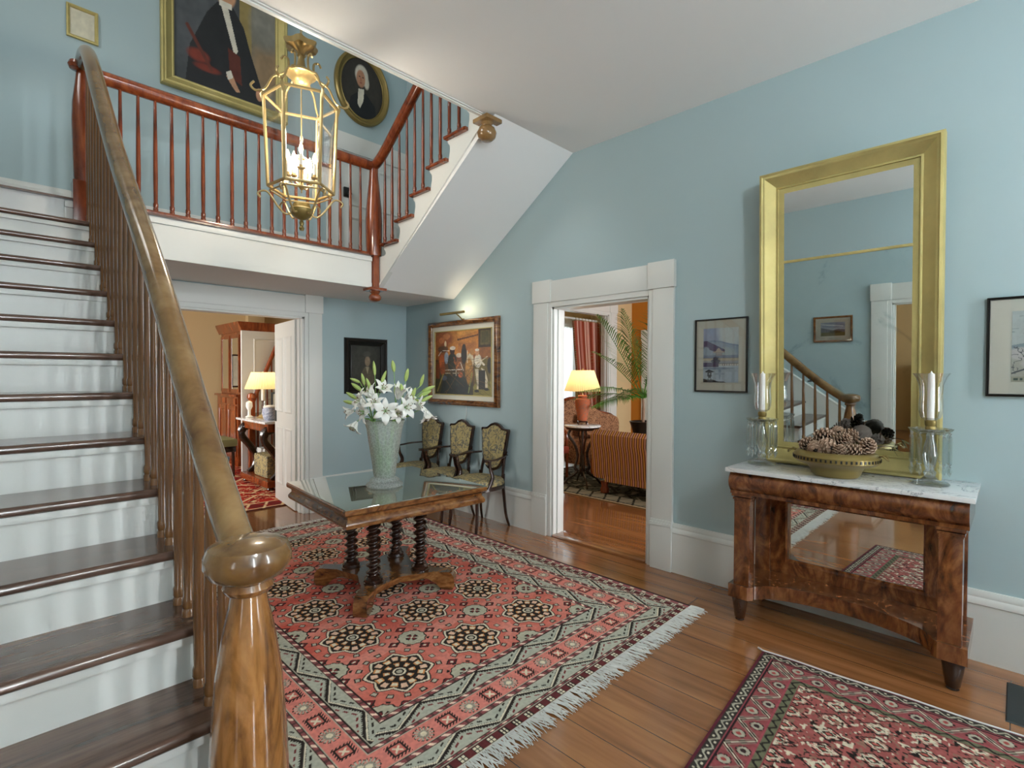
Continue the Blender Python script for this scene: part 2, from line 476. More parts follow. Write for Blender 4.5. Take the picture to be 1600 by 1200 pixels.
def thing(name, label, cat, loc=(0, 0, 0), rz=0.0, group=None, rot=None):
    o = bpy.data.objects.new(name, None); col.objects.link(o)
    o.empty_display_size = 0.1
    o.location = loc; o.rotation_euler = rot if rot else (0, 0, rz)
    o['label'] = label; o['category'] = cat
    if group: o['group'] = group
    return o
def tag(o, label, cat, group=None):
    o['label'] = label; o['category'] = cat
    if group: o['group'] = group
    return o
def struct(o): o['kind'] = 'structure'; return o
def kids(o): return [c for c in bpy.data.objects if c.parent is o]
def copy_tree(o, parent=None):
    c = o.copy(); col.objects.link(c)
    if parent: c.parent = parent
    for ch in kids(o): copy_tree(ch, c)
    return c
def bez(p, n=12):
    """Catmull-Rom through points"""
    p = [Vector(q) for q in p]; out = []
    for i in range(len(p) - 1):
        a, b, c, d = p[max(i - 1, 0)], p[i], p[i + 1], p[min(i + 2, len(p) - 1)]
        for k in range(n):
            t = k / n
            out.append(0.5 * ((2 * b) + (c - a) * t + (2 * a - 5 * b + 4 * c - d) * t * t + (3 * b - a - 3 * c + d) * t ** 3))
    out.append(p[-1]); return out

# ------------------------------------------------------------------ helpers: painting
class Paint:
    def __init__(s, W, H, c):
        s.W, s.H = W, H
        s.a = np.ones((H, W, 3)) * np.array(lin(c))
        s.X, s.Y = np.meshgrid((np.arange(W) + .5) / W, (np.arange(H) + .5) / H)   # Y up
    def put(s, m, c):
        m = np.clip(m, 0, 1)[..., None]; s.a = s.a * (1 - m) + m * np.array(lin(c)); return s
    def rect(s, x0, y0, x1, y1, c): return s.put(((s.X >= x0) & (s.X < x1) & (s.Y >= y0) & (s.Y < y1)) * 1.0, c)
    def ell(s, cx, cy, rx, ry, c, soft=0.15, rot=0.0):
        dx, dy = s.X - cx, (s.Y - cy)
        ca, sa = math.cos(rot), math.sin(rot)
        d = ((dx * ca + dy * sa) / rx) ** 2 + ((-dx * sa + dy * ca) / ry) ** 2
        return s.put((1 + soft - d) / max(soft * 2, 1e-4), c)
    def poly(s, pts, c):
        ins = np.zeros(s.X.shape, bool); n = len(pts)
        for i in range(n):
            x0, y0 = pts[i]; x1, y1 = pts[(i + 1) % n]
            if y0 == y1: continue
            cond = ((y0 > s.Y) != (y1 > s.Y)) & (s.X < (x1 - x0) * (s.Y - y0) / (y1 - y0) + x0)
            ins ^= cond
        return s.put(ins * 1.0, c)
    def line(s, x0, y0, x1, y1, w, c):
        dx, dy = x1 - x0, y1 - y0; L = dx * dx + dy * dy + 1e-9
        t = np.clip(((s.X - x0) * dx + (s.Y - y0) * dy) / L, 0, 1)
        d = np.hypot(s.X - x0 - t * dx, s.Y - y0 - t * dy)
        return s.put((w - d) / (w * 0.4) , c)
    def mottle(s, amp=0.15, n=40, seed=1):
        r = np.random.RandomState(seed)
        t = vnoise(s.X * n, s.Y * n, seed) * .6 + vnoise(s.X * n * 2.3, s.Y * n * 2.3, seed + 1) * .4
        s.a = s.a * (1 + amp * (t - .5) * 2)[..., None]; return s

def vnoise(x, y, seed=0):
    xi, yi = np.floor(x).astype(int), np.floor(y).astype(int)
    fx, fy = x - xi, y - yi; fx = fx * fx * (3 - 2 * fx); fy = fy * fy * (3 - 2 * fy)
    def h(a, b):
        v = (a * 374761393 + b * 668265263 + seed * 974711) & 0x7fffffff
        v = ((v ^ (v >> 13)) * 1274126177) & 0x7fffffff
        return ((v ^ (v >> 16)) & 0xffff) / 65535.0
    return (h(xi, yi) * (1 - fx) + h(xi + 1, yi) * fx) * (1 - fy) + (h(xi, yi + 1) * (1 - fx) + h(xi + 1, yi + 1) * fx) * fy

def painted(name, o, u, v, W, H, arr, mat, parent=None, back=0.004, zfun=None):
    """a painted / woven panel: grid of W x H metres with colours arr[row from bottom][col]; closed by a back"""
    nh, nw = arr.shape[:2]
    o, u, v = np.array(o, float), np.array(u, float), np.array(v, float)
    n = np.cross(u, v)
    gx, gy = np.meshgrid(np.linspace(0, W, nw), np.linspace(0, H, nh))
    P = o + gx[..., None] * u + gy[..., None] * v
    if zfun is not None: P = P + zfun(gx, gy)[..., None] * n
    P = P.reshape(-1, 3)
    idx = np.arange(nh * nw).reshape(nh, nw)
    F = np.stack([idx[:-1, :-1], idx[:-1, 1:], idx[1:, 1:], idx[1:, :-1]], -1).reshape(-1, 4)
    # back corners
    nb = len(P)
    B = np.array([o - n * back, o + W * u - n * back, o + W * u + H * v - n * back, o + H * v - n * back])
    P = np.vstack([P, B])
    faces = F.tolist() + [[nb + 3, nb + 2, nb + 1, nb]]
    faces.append([nb, nb + 1] + idx[0, ::-1].tolist())
    faces.append([nb + 2, nb + 3] + idx[-1, :].tolist())
    faces.append([nb + 1, nb + 2] + idx[::-1, -1].tolist())
    faces.append([nb + 3, nb] + idx[:, 0].tolist())
    me = bpy.data.meshes.new(name)
    me.from_pydata(P.tolist(), [], faces)
    ca = me.color_attributes.new('paint', 'FLOAT_COLOR', 'POINT')
    c = np.ones((len(P), 4)); c[:nb, :3] = arr.reshape(-1, 3); c[nb:, :3] = arr.mean((0, 1)) * .6
    ca.data.foreach_set('color', c.astype(np.float32).ravel())
    me.materials.append(M[mat])
    me.update()
    ob = bpy.data.objects.new(name, me); col.objects.link(ob)
    if parent: ob.parent = parent
    return ob

# ================================================================== THE ROOMS
XR, YB, XL, YF = 3.667, 5.46, -0.70, -2.60      # hall: right, back, left, front planes
ZC, ZU, ZT = 3.48, 3.78, 6.30                    # hall ceiling, upper floor, upper ceiling
TW = 0.15

def wall_box(name, lo, hi, mat, inner=None, imat=None):
    """wall slab; imat colours the far side when the next room is painted differently"""
    b = MB().box(lo, hi)
    return b
def wall_with_opening(name, axis, plane0, plane1, a0, a1, z0, z1, openings, mat_near, mat_far):
    """axis: 'x' -> slab between x=plane0..plane1 running along y. near side = plane0."""
    b = MB()
    cuts = sorted(openings)
    segs = []; cur = a0
    for (o0, o1, oz0, oz1) in cuts:
        segs.append((cur, o0, z0, z1)); segs.append((o0, o1, oz1, z1))
        if oz0 > z0: segs.append((o0, o1, z0, oz0))
        cur = o1
    segs.append((cur, a1, z0, z1))
    for (s0, s1, q0, q1) in segs:
        if s1 - s0 < 1e-4 or q1 - q0 < 1e-4: continue
        if axis == 'x': b.box((plane0, s0, q0), (plane1, s1, q1))
        else: b.box((s0, plane0, q0), (s1, plane1, q1))
    o = struct(b.build(name, [mat_near, mat_far]))
    for p in o.data.polygons:
        c = p.normal
        far = (c.x if axis == 'x' else c.y) * (1 if plane1 > plane0 else -1) > 0.5
        if far: p.material_index = 1
    return o

# floors
struct(MB().box((XL - TW, YF - TW, -0.08), (XR + 0.005, YB + 0.005, 0)).build('floor', 'floor'))
struct(MB().box((XR + 0.005, -1.1, -0.08), (9.8, 7.0, -0.003)).build('floor', 'floor'))
struct(MB().box((-1.2, YB + 0.005, -0.08), (4.6, 10.7, -0.003)).build('floor', 'floor'))
struct(MB().box((-4.6, -1.6, -0.08), (XL - TW, 2.6, -0.003)).build('floor', 'floor'))
# walls
D2 = (2.08, 3.08, 0, 2.13)
D1 = (0.95, 2.373, 0, 2.115)
D3 = (0.28, 1.12, 0, 2.13)
wall_with_opening('wall_right', 'x', XR, XR + TW, YF - TW, YB + TW, 0, ZT, [D2], 'wall', 'peach')
wall_with_opening('wall_back', 'y', YB, YB + TW, XL - TW, XR, 0, ZT, [D1], 'wall', 'peach')
wall_with_opening('wall_left', 'x', XL, XL - TW, YF - TW, YB, 0, ZT, [D3, (3.05, 4.35, 4.1, 5.6)], 'wall', 'peach')
wall_with_opening('wall_front', 'y', YF, YF - TW, XL, XR, 0, ZT,
                  [(-0.05, 1.15, 0.6, 2.9), (1.95, 3.15, 0.6, 2.9), (0.2, 2.8, 4.15, 5.85)], 'wall', 'wall')
# ceilings
struct(MB().box((XL, YF, ZC), (XR, 2.93, ZU)).build('ceiling', 'ceil'))
struct(MB().box((XL - TW, YF - TW, ZT), (XR + TW, YB + TW, ZT + 0.1)).build('ceiling', 'ceil'))
struct(MB().box((XR + TW, -1.1, ZC), (9.8, 7.0, ZC + 0.1)).build('ceiling', 'ceil'))
struct(MB().box((-1.2, YB + TW, 2.72), (4.6, 10.7, 2.82)).build('ceiling', 'ceil'))
struct(MB().box((-4.6, -1.6, 3.0), (XL - TW, 2.6, 3.1)).build('ceiling', 'ceil'))
# landing slab
LZ = 2.655
struct(MB().box((XL, 4.53, 2.35), (XR, YB, LZ)).build('floor', ['ceil']))
_lf = struct(MB().box((XL, 4.50, LZ), (XR, YB, LZ + 0.012)).build('floor', 'tread'))
# living room shell
wall_with_opening('wall_living_back', 'y', YB, YB + TW, XR + TW, 9.7, 0, ZC, [(6.55, 8.12, 0, 2.63)], 'peach', 'peach')
struct(MB().box((8.93, -1.1, 0), (9.08, YB, ZC)).build('wall_living_right', 'ochre'))
wall_with_opening('wall_living_front', 'y', -1.1, -1.25, XR + TW, 9.25, 0, ZC, [(4.7, 7.7, 0.6, 2.8)], 'peach', 'peach')
# bay behind the cased opening
wall_with_opening('wall_bay', 'y', 6.9, 7.05, 6.0, 9.7, 0, ZC, [(7.45, 8.85, 0.4, 2.55)], 'peach', 'peach')
struct(MB().box((5.9, YB + TW, 0), (6.05, 6.9, ZC)).build('wall_bay_left', 'peach'))
struct(MB().box((9.55, YB + TW, 0), (9.7, 6.9, ZC)).build('wall_bay_right', 'peach'))
# study shell
struct(MB().box((-1.2, 10.55, 0), (4.6, 10.7, 2.72)).build('wall_study_back', 'peach'))
struct(MB().box((4.45, YB + TW, 0), (4.6, 10.55, 2.72)).build('wall_study_right', 'peach'))
wall_with_opening('wall_study_left', 'x', -1.05, -1.2, YB + TW, 10.55, 0, 2.72, [(7.0, 9.0, 0.6, 2.5)], 'peach', 'peach')
# room across the hall, seen only in the pier mirror
wall_with_opening('wall_parlor_front', 'y', -1.35, -1.5, -4.5, XL - TW, 0, 3.0, [(-4.1, -2.5, 0.6, 2.5)], 'peach', 'peach')
struct(MB().box((-4.6, -1.35, 0), (-4.45, 2.5, 3.0)).build('wall_parlor_left', 'peach'))
struct(MB().box((-4.45, 2.35, 0), (XL - TW, 2.5, 3.0)).build('wall_parlor_back', 'peach'))

# windows: frame, sashes, panes
def window(axis, plane, a0, a1, z0, z1, nx=2, nz=3, depth=0.06, n=[0]):
    n[0] += 1
    w_ = struct(bpy.data.objects.new('window_%d' % n[0], None)); col.objects.link(w_)
    b = MB()
    def bx(u0, u1, q0, q1, d0=-0.03, d1=0.03):
        if axis == 'y': b.box((u0, plane + d0, q0), (u1, plane + d1, q1))
        else: b.box((plane + d0, u0, q0), (plane + d1, u1, q1))
    t = 0.05
    bx(a0, a0 + t, z0, z1, -depth, depth); bx(a1 - t, a1, z0, z1, -depth, depth)
    bx(a0 + t, a1 - t, z0, z0 + t, -depth, depth); bx(a0 + t, a1 - t, z1 - t, z1, -depth, depth)
    for i in range(1, nx):
        u = a0 + (a1 - a0) * i / nx; bx(u - 0.012, u + 0.012, z0 + t, z1 - t, -.015, .015)
    for i in range(1, nz):
        q = z0 + (z1 - z0) * i / nz; bx(a0 + t, a1 - t, q - 0.013, q + 0.013, -.02, .02)
    b.build('window_frame', 'white', w_)
    b = MB(); bx(a0 + t, a1 - t, z0 + t, z1 - t, -.003, .003); b.build('window_pane', 'thin', w_)
    return w_
window('y', YF - 0.08, -0.05, 1.15, 0.6, 2.9, 2, 4)
window('y', YF - 0.08, 1.95, 3.15, 0.6, 2.9, 2, 4)
window('y', YF - 0.08, 0.2, 2.8, 4.15, 5.85, 5, 3)
window('x', XL - 0.08, 3.05, 4.35, 4.1, 5.6, 3, 3)
window('y', -1.17, 4.7, 7.7, 0.6, 2.8, 6, 4)
window('y', 6.97, 7.45, 8.85, 0.4, 2.55, 2, 2)
window('x', -1.12, 7.0, 9.0, 0.6, 2.5, 4, 4)
window('y', -1.42, -4.1, -2.5, 0.6, 2.5, 3, 4)

# door casings (trim) : stiles, header and corner blocks, on the near face; jamb lining through the wall
def casing(n, axis, face, sgn, o0, o1, top, cw=0.215, hh=0.24, wall_to=None, base=True, lip=True):
    """sgn: direction out of the wall towards the viewer side"""
    tr = struct(bpy.data.objects.new('trim_%d' % n, None)); col.objects.link(tr)
    def bx(b, u0, u1, z0, z1, d0, d1, bev=0.003):
        d0, d1 = face + sgn * d0, face + sgn * d1
        if axis == 'x': b.box((min(d0, d1), u0, z0), (max(d0, d1), u1, z1), bev)
        else: b.box((u0, min(d0, d1), z0), (u1, max(d0, d1), z1), bev)
    b = MB()
    for u0, u1 in ((o0 - cw, o0 - 0.04), (o1 + 0.04, o1 + cw)):
        bx(b, u0, u1, 0.38 if base else 0, top + 0.046, 0, 0.028)
    for u0, u1 in ((o0 - 0.045, o0), (o1, o1 + 0.045)):
        bx(b, u0, u1, 0.0, top + 0.045, 0, 0.018)
        um = (u0 + u1) / 2
    bx(b, o0, o1, top, top + 0.045, 0, 0.018, 0.0)
    if base:
        for u0, u1 in ((o0 - cw - 0.003, o0 - 0.04), (o1 + 0.04, o1 + cw + 0.003)):
            bx(b, u0, u1, 0, 0.34, 0, 0.042); bx(b, u0, u1, 0.34, 0.365, 0, 0.048); bx(b, u0, u1, 0.365, 0.385, 0, 0.038)
    b.build('stile', 'white', tr)
    b = MB(); bx(b, o0 - cw + 0.02, o1 + cw - 0.02, top + 0.045, top + hh, 0, 0.028); b.build('header', 'white', tr)
    b = MB()
    for u0, u1 in ((o0 - cw - 0.008, o0 - 0.0), (o1 + 0.0, o1 + cw + 0.008)):
        bx(b, u0, u1, top + 0.045, top + hh + 0.012, 0, 0.04)
    b.build('corner_block', 'white', tr)
    if wall_to is not None:
        b = MB()
        for u0, u1 in ((o0 - 0.002, o0 + 0.02), (o1 - 0.02, o1 + 0.002)):
            bx(b, u0, u1, 0, top, 0.0, -wall_to, 0.0)
        bx(b, o0, o1, top - 0.02, top + 0.002, 0.0, -wall_to, 0.0)
        for u0, u1 in ((o0 + 0.018, o0 + 0.032), (o1 - 0.032, o1 - 0.018)):
            bx(b, u0, u1, 0, top - 0.02, -0.05, -0.09, 0.0)
        b.build('jamb', 'white', tr)
    return tr
casing(1, 'x', XR, -1, 2.08, 3.08, 2.13, wall_to=TW)
casing(2, 'y', YB, -1, 0.95, 2.373, 2.115, cw=0.19, hh=0.225, wall_to=TW)
casing(3, 'x', XL, 1, 0.28, 1.12, 2.13, cw=0.21, wall_to=TW)
casing(4, 'y', YB, -1, 6.55, 8.12, 2.63, cw=0.25, hh=0.26, wall_to=TW, base=False)
# wooden threshold of the right doorway
struct(MB().box((XR - 0.02, 2.10, 0), (XR + TW + 0.03, 3.06, 0.022), 0.008).build('trim_threshold', 'floor'))

def baseboard(name, axis, face, sgn, a0, a1, z=0.0, mat='white', h=0.375):
    b = MB()
    prof = [(0, 0), (0.026, 0), (0.026, h - 0.075), (0.032, h - 0.07), (0.032, h - 0.05), (0.022, h - 0.035), (0.024, h - 0.018), (0.016, h), (0, h)]
    poly = [(face + sgn * d, z + q) for d, q in prof]
    if axis == 'x':   # runs along y
        vs0 = [(p[0], a0, p[1]) for p in poly]; vs1 = [(p[0], a1, p[1]) for p in poly]
    else:
        vs0 = [(a0, p[0], p[1]) for p in poly]; vs1 = [(a1, p[0], p[1]) for p in poly]
    n = len(poly)
    b.faces_from(vs0 + vs1, [tuple(range(n)), tuple(range(2 * n - 1, n - 1, -1))] + [(i, (i + 1) % n, n + (i + 1) % n, n + i) for i in range(n)])
    return struct(b.build(name, mat))
baseboard('baseboard_right', 'x', XR, -1, YF, 1.862)
baseboard('baseboard_right', 'x', XR, -1, 3.298, YB)
baseboard('baseboard_back', 'y', YB, -1, 2.565, XR)
baseboard('baseboard_back', 'y', YB, -1, XL, 0.757)
baseboard('baseboard_left', 'x', XL, 1, YF, 0.07)
baseboard('baseboard_upper_back', 'y', YB, -1, XL, 2.62, LZ + 0.012, h=0.30)
baseboard('baseboard_study', 'y', 10.55, -1, -1.05, 4.45)
baseboard('baseboard_living', 'x', 8.93, -1, -1.1, 3.85)

# fascia of the landing
b = MB()
b.box((0.36, 4.505, 2.345), (2.625, 4.53, 2.62))
b.box((0.36, 4.49, 2.60), (2.625, 4.53, 2.64), 0.006)
b.box((0.36, 4.497, 2.345), (2.625, 4.53, 2.395), 0.004)
struct(b.build('trim_fascia', 'white'))
# moulding along the edge of the hall ceiling, by the stairwell
b = MB(); b.box((XL, 2.918, ZC - 0.016), (2.66, 2.945, ZC + 0.30), 0.004); b.box((XL, 2.905, ZC - 0.008), (2.66, 2.93, ZC + 0.02), 0.003)
struct(b.build('trim_ceiling_edge', 'white'))

# ================================================================== STAIRCASE, lower flight
RISE, RUN = 0.1772, 0.2458
def xs(y): return 0.455 + 0.010 * (y - 1.0)     # open side of the flight
st = thing('staircase', 'lower flight of stairs with dark wooden treads and white risers rising on the left', 'staircase', (0, 0, 0))
for k in range(1, 15):
    yn = 4.53 - RUN * (15 - k); z = RISE * k
    b = MB()
    xl = XL + (0.052 if k < 3 else 0.035)
    b.box((xl, yn + 0.012, z - 0.032), (xs(yn) + 0.035, yn + RUN + 0.03, z), 0.0)
    b.tube([(xl, yn + 0.013, z - 0.016), (xs(yn) + 0.035, yn + 0.013, z - 0.016)], 0.016, 10)
    b.build('tread', 'tread', st)
for k in range(1, 16):
    yn = 4.53 - RUN * (15 - k); z = RISE * k
    xl = XL + (0.052 if k < 3 else 0.035)
    b = MB(); b.box((xl, yn + 0.03, z - RISE), (xs(yn), yn + 0.05, z - 0.03))
    b.box((xl, yn + 0.012, z - 0.058), (xs(yn) + 0.012, yn + 0.032, z - 0.032), 0.005)
    b.build('riser', 'white', st)
# open stringer with stepped top, closed panel underneath down to the floor
poly = [(1.12, 0)]
for k in range(1, 15):
    yn = 4.53 - RUN * (15 - k) + 0.045
    poly += [(yn, RISE * (k - 1)), (yn, RISE * k - 0.033)]
poly[0] = (1.134, 0.0)
poly = poly[1:]
poly += [(4.50, RISE * 14), (4.50, 2.34), (4.48, 2.34), (1.75, 0.32), (1.75, 0.0)]
MB().prism(poly, 0.435, 0.46, 'x').build('stringer', 'white', st)
MB().prism([(1.75, 0.0), (1.75, 0.32), (4.48, 2.34), (4.48, 0.0)], 0.425, 0.437, 'x').build('side_panel', 'white', st)
# wall-side string board
MB().prism([(1.345, 0), (1.345, 0.585), (4.50, 2.86), (4.50, 2.36), (1.38, 0.0)], XL + 0.003, XL + 0.035, 'x').build('wall_string', 'white', st)
MB().tube([(XL + 0.02, 1.345, 0.595), (XL + 0.02, 4.50, 2.87)], 0.02, 8).build('string_cap', 'white', st)
# handrail
RP = [(0.440, 1.345, 1.045), (0.442, 1.433, 1.078), (0.447, 1.695, 1.282), (0.450, 2.038, 1.596), (0.450, 2.439, 1.963),
      (0.450, 3.121, 2.534), (0.452, 3.646, 3.02), (0.455, 4.013, 3.36), (0.458, 4.22, 3.52), (0.458, 4.36, 3.57), (0.46, 4.49, 3.575)]
rail_path = bez(RP, 6)
MB().tube(rail_path, 0.044, 16, flat=(1.05, 0.95)).build('handrail', 'rail', st)
def rail_z(y):
    for a, b_ in zip(rail_path, rail_path[1:]):
        if a.y <= y <= b_.y: return a.z + (b_.z - a.z) * (y - a.y) / max(b_.y - a.y, 1e-6)
    return rail_path[-1].z
def baluster(zb, zt, r=0.016):
    h = zt - zb
    prof = [(r * 1.25, 0), (r * 1.25, 0.02), (r * 1.05, 0.026), (r * 1.25, 0.034), (r * 1.25, 0.055), (r * 1.0, 0.065), (r * 1.12, 0.30 * h), (r * 1.0, 0.6 * h), (r * 0.72, h)]
    return MB().lathe(prof, (0, 0, 0), 10)
for k in range(1, 15):
    yn = 4.53 - RUN * (15 - k)
    for dy in (0.10, 0.222):
        y = yn + dy
        if y < 1.40 or y > 4.44: continue
        zt = rail_z(y) - 0.03
        o = baluster(RISE * k, zt).build('baluster', 'baluster', st, (xs(y) - 0.012, y, RISE * k))
# newel at the foot: tapering column with a flattened knob
nw = MB().lathe([(0.098, 0), (0.098, 0.10), (0.094, 0.12), (0.092, 0.25), (0.086, 0.43), (0.075, 0.59), (0.058, 0.70), (0.044, 0.765), (0.040, 0.79), (0.052, 0.797), (0.058, 0.808), (0.052, 0.822)],
                (0.440, 1.332, RISE), 32).build('newel_post', 'newel', st)
MB().lathe([(0.045, 0), (0.066, 0.006), (0.085, 0.018), (0.098, 0.042), (0.098, 0.066), (0.088, 0.086), (0.062, 0.098), (0.045, 0.100), (0.03, 0.104)],
           (0.440, 1.332, 0.822 + RISE), 36).build('newel_knob', 'rail', nw)
# newel at the landing
nb = (0.462, 4.535, 0)
nw2 = MB().box((nb[0] - 0.06, nb[1] - 0.06, 2.50), (nb[0] + 0.06, nb[1] + 0.06, 2.79), 0.006).build('newel_base', 'redwood', st)
MB().lathe([(0.050, 2.79), (0.052, 2.82), (0.056, 3.0), (0.060, 3.2), (0.056, 3.32), (0.042, 3.44), (0.034, 3.52), (0.03, 3.54)], nb, 24).build('newel_post', 'redwood', st)
MB().lathe([(0.02, -0.004), (0.05, 0.004), (0.058, 0.025), (0.05, 0.048), (0.02, 0.056)], (nb[0] - 0.02, nb[1] - 0.01, 3.535), 24).build('newel_knob', 'redwood', st)
# bracket under the handrail
b = MB(); b.box((0.480, 1.70, 1.235), (0.510, 1.745, 1.25), 0.003); b.tube([(0.492, 1.72, 1.29), (0.495, 1.72, 1.245)], 0.006, 8)
b.build('rail_bracket', 'iron', st)

# ------------------------------------------------------------------ landing balustrade
bl = thing('balustrade', 'red-stained railing along the edge of the landing above the doorway', 'railing', (0, 0, 0))
MB().tube([(0.50, 4.535, 3.540), (2.655, 4.535, 3.540)], 0.047, 16).build('handrail', 'redwood', bl)
MB().box((0.52, 4.50, LZ + 0.012), (2.62, 4.58, LZ + 0.035), 0.006).build('bottom_rail', 'redwood', bl)
for i in range(0, 20):
    x = 0.563 + 0.1031 * i
    baluster(LZ + 0.035, 3.52, 0.0135).build('baluster', 'redwood', bl, (x, 4.535, LZ + 0.035))
nc = (2.665, 4.53, 0)
p = MB().lathe([(0.072, 2.66), (0.076, 2.70), (0.080, 2.85), (0.081, 2.98), (0.076, 3.12), (0.060, 3.28), (0.046, 3.42), (0.042, 3.51), (0.042, 3.52), (0.042, 3.535)], nc, 24).build('newel_post', 'redwood', bl)
MB().lathe([(0.044, 3.53), (0.050, 3.545), (0.050, 3.575), (0.03, 3.59)], nc, 20).build('newel_cap', 'redwood', p)
q = MB().box((nc[0] - 0.03, nc[1] - 0.05, 2.33), (nc[0] + 0.03, nc[1] + 0.03, 2.67), 0.004).build('newel_drop', 'redwood', bl)
b = MB(); b.box((nc[0] - 0.085, nc[1] - 0.10, 2.318), (nc[0] + 0.085, nc[1] + 0.06, 2.345), 0.005)
b.lathe([(0.05, 2.318), (0.045, 2.30), (0.035, 2.29), (0.052, 2.278), (0.062, 2.258), (0.058, 2.238), (0.045, 2.222), (0.02, 2.214)], (nc[0], nc[1] - 0.02, 0), 24)
b.build('pendant', 'redwood', q)

# ------------------------------------------------------------------ upper flight along the right wall
su = thing('staircase', 'upper flight of stairs with scalloped white stringer and plastered underside, along the right wall', 'staircase', (0, 0, 0))
Y0, Z0, RU, RI = 4.42, 2.770, 0.2475, 0.178
XU = 2.705
for i in range(6):
    yn, z = Y0 - RU * i, Z0 + RI * i
    b = MB()
    b.box((XU - 0.03, yn - RU - 0.02, z - 0.028), (XR - 0.002, yn, z)); b.tube([(XU - 0.03, yn, z - 0.014), (XR - 0.002, yn, z - 0.014)], 0.014, 8)
    b.tube([(XU - 0.03, yn, z - 0.014), (XU - 0.03, yn - RU - 0.005, z - 0.014)], 0.014, 8)
    b.build('tread', 'redwood', su)
for i in range(7):
    yn, z = Y0 - RU * i, Z0 + RI * i
    MB().box((XU + 0.01, yn - 0.045, z - RI - (0 if i else -0.06)), (XR - 0.002, yn - 0.025, z - 0.028)).build('riser', 'white', su)
poly = [(4.46, 2.655)]
for i in range(7):
    yn, z = Y0 - RU * i, Z0 + RI * i
    # little scallop below each nosing
    poly += [(yn - 0.022, z - RI + 0.0 if i else 2.655), (yn - 0.045, z - 0.10), (yn - 0.032, z - 0.07), (yn - 0.010, z - 0.05), (yn - 0.004, z - 0.029), (yn - RU + 0.0, z - 0.029)]
poly = poly[:-1]
poly += [(2.93, 3.75), (2.93, 3.50), (4.50, 2.352), (4.50, 2.66)]
MB().prism(poly, XU, XU + 0.04, 'x').build('stringer', 'white', su)
MB().prism([(4.515, 2.345), (4.50, 2.385), (2.90, 3.555), (2.90, 3.505)], XU - 0.012, XU + 0.02, 'x').build('stringer_moulding', 'white', su)
MB().prism([(4.52, 2.348), (4.52, 2.36), (2.85, 3.56), (2.85, 3.482)], XU + 0.002, XR - 0.001, 'x').build('soffit', 'ceil', su)
UP = [(2.665, 4.52, 3.545), (2.668, 4.45, 3.57), (2.672, 4.30, 3.665), (2.672, 3.79, 4.04), (2.672, 2.95, 4.66)]
up_path = bez(UP, 5)
MB().tube(up_path, 0.047, 16).build('handrail', 'redwood', su)
def up_z(y):
    for a, b_ in zip(up_path, up_path[1:]):
        if b_.y <= y <= a.y: return a.z + (b_.z - a.z) * (y - a.y) / (b_.y - a.y)
    return 4.6
for i in range(6):
    yn, z = Y0 - RU * i, Z0 + RI * i
    for dy in (0.04, 0.165):
        y = yn - dy
        baluster(z, up_z(y) - 0.03, 0.0135).build('baluster', 'redwood', su, (XU - 0.008, y, z))
q = MB().box((XU - 0.075, 2.86, 3.435), (XU + 0.085, 3.02, 3.465), 0.005).build('pendant_plate', 'rail', su)
MB().lathe([(0.05, 3.435), (0.036, 3.42), (0.036, 3.412), (0.062, 3.395), (0.076, 3.36), (0.066, 3.325), (0.04, 3.303), (0.015, 3.30)], (XU, 2.94, 0), 24).build('pendant', 'rail', q)

# panelled door on the landing
dr = struct(bpy.data.objects.new('door_1', None)); col.objects.link(dr); dz = LZ + 0.012
b = MB(); b.box((2.62, YB - 0.03, dz), (2.80, YB - 0.001, 4.02), .003); b.box((3.60, YB - 0.03, dz), (3.664, YB - 0.001, 4.02), .003)
b.box((2.60, YB - 0.035, 4.02), (3.664, YB - 0.001, 4.22), .004); b.build('door_casing', 'white', dr)
b = MB(); b.box((2.80, YB - 0.02, dz), (3.60, YB - 0.001, 4.02))
for z0, z1 in ((2.80, 3.30), (3.42, 3.90)):
    for x0, x1 in ((2.88, 3.15), (3.25, 3.52)):
        b.frame((x0, YB - 0.02, z0), (1, 0, 0), (0, 0, 1), (0, -1, 0), x1 - x0, z1 - z0, [(0, 0.0), (0.01, 0.012), (0.03, 0.003), (0.032, 0)])
b.build('door_leaf', 'white', dr)
b = MB(); b.box((2.815, YB - 0.045, 3.50), (2.90, YB - 0.02, 3.61), .006); b.lathe([(0.012, 0), (0.012, .02), (.024, .03), (.024, .05), (.01, .058)], (2.86, YB - .045, 3.53), 14, axis=(0, -1, 0))
b.build('door_lock', 'black', dr)

# unseen bowl lamp added in the front hall to brighten the ceiling
hb = thing('fill_bowl_lamp', 'added frosted bowl lamp, unseen behind the viewpoint, brightening the hall ceiling', 'lamp', (0.6, -1.7, 0))
MB().lathe([(.001, 2.78), (.10, 2.79), (.19, 2.84), (.22, 2.90)], (0, 0, 0), 32, cap=False).build('bowl', 'sheer_glass', hb)
b = MB()
for k in range(3):
    a_ = k * 2 * PI / 3; b.tube([(.215 * math.cos(a_), .215 * math.sin(a_), 2.90), (.01 * math.cos(a_), .01 * math.sin(a_), 3.30)], .004, 6)
b.lathe([(.012, 3.28), (.012, 3.44), (.06, 3.46), (.07, ZC - .001)], (0, 0, 0), 20); b.build('hanger', 'brass', hb)
_l = bpy.data.lights.new('hall_fill', 'POINT'); _l.energy = 98; _l.color = (.90, .96, 1); _l.shadow_soft_size = .12
_o = bpy.data.objects.new('hall_fill', _l); col.objects.link(_o); _o.location = (0.6, -1.7, 3.0)

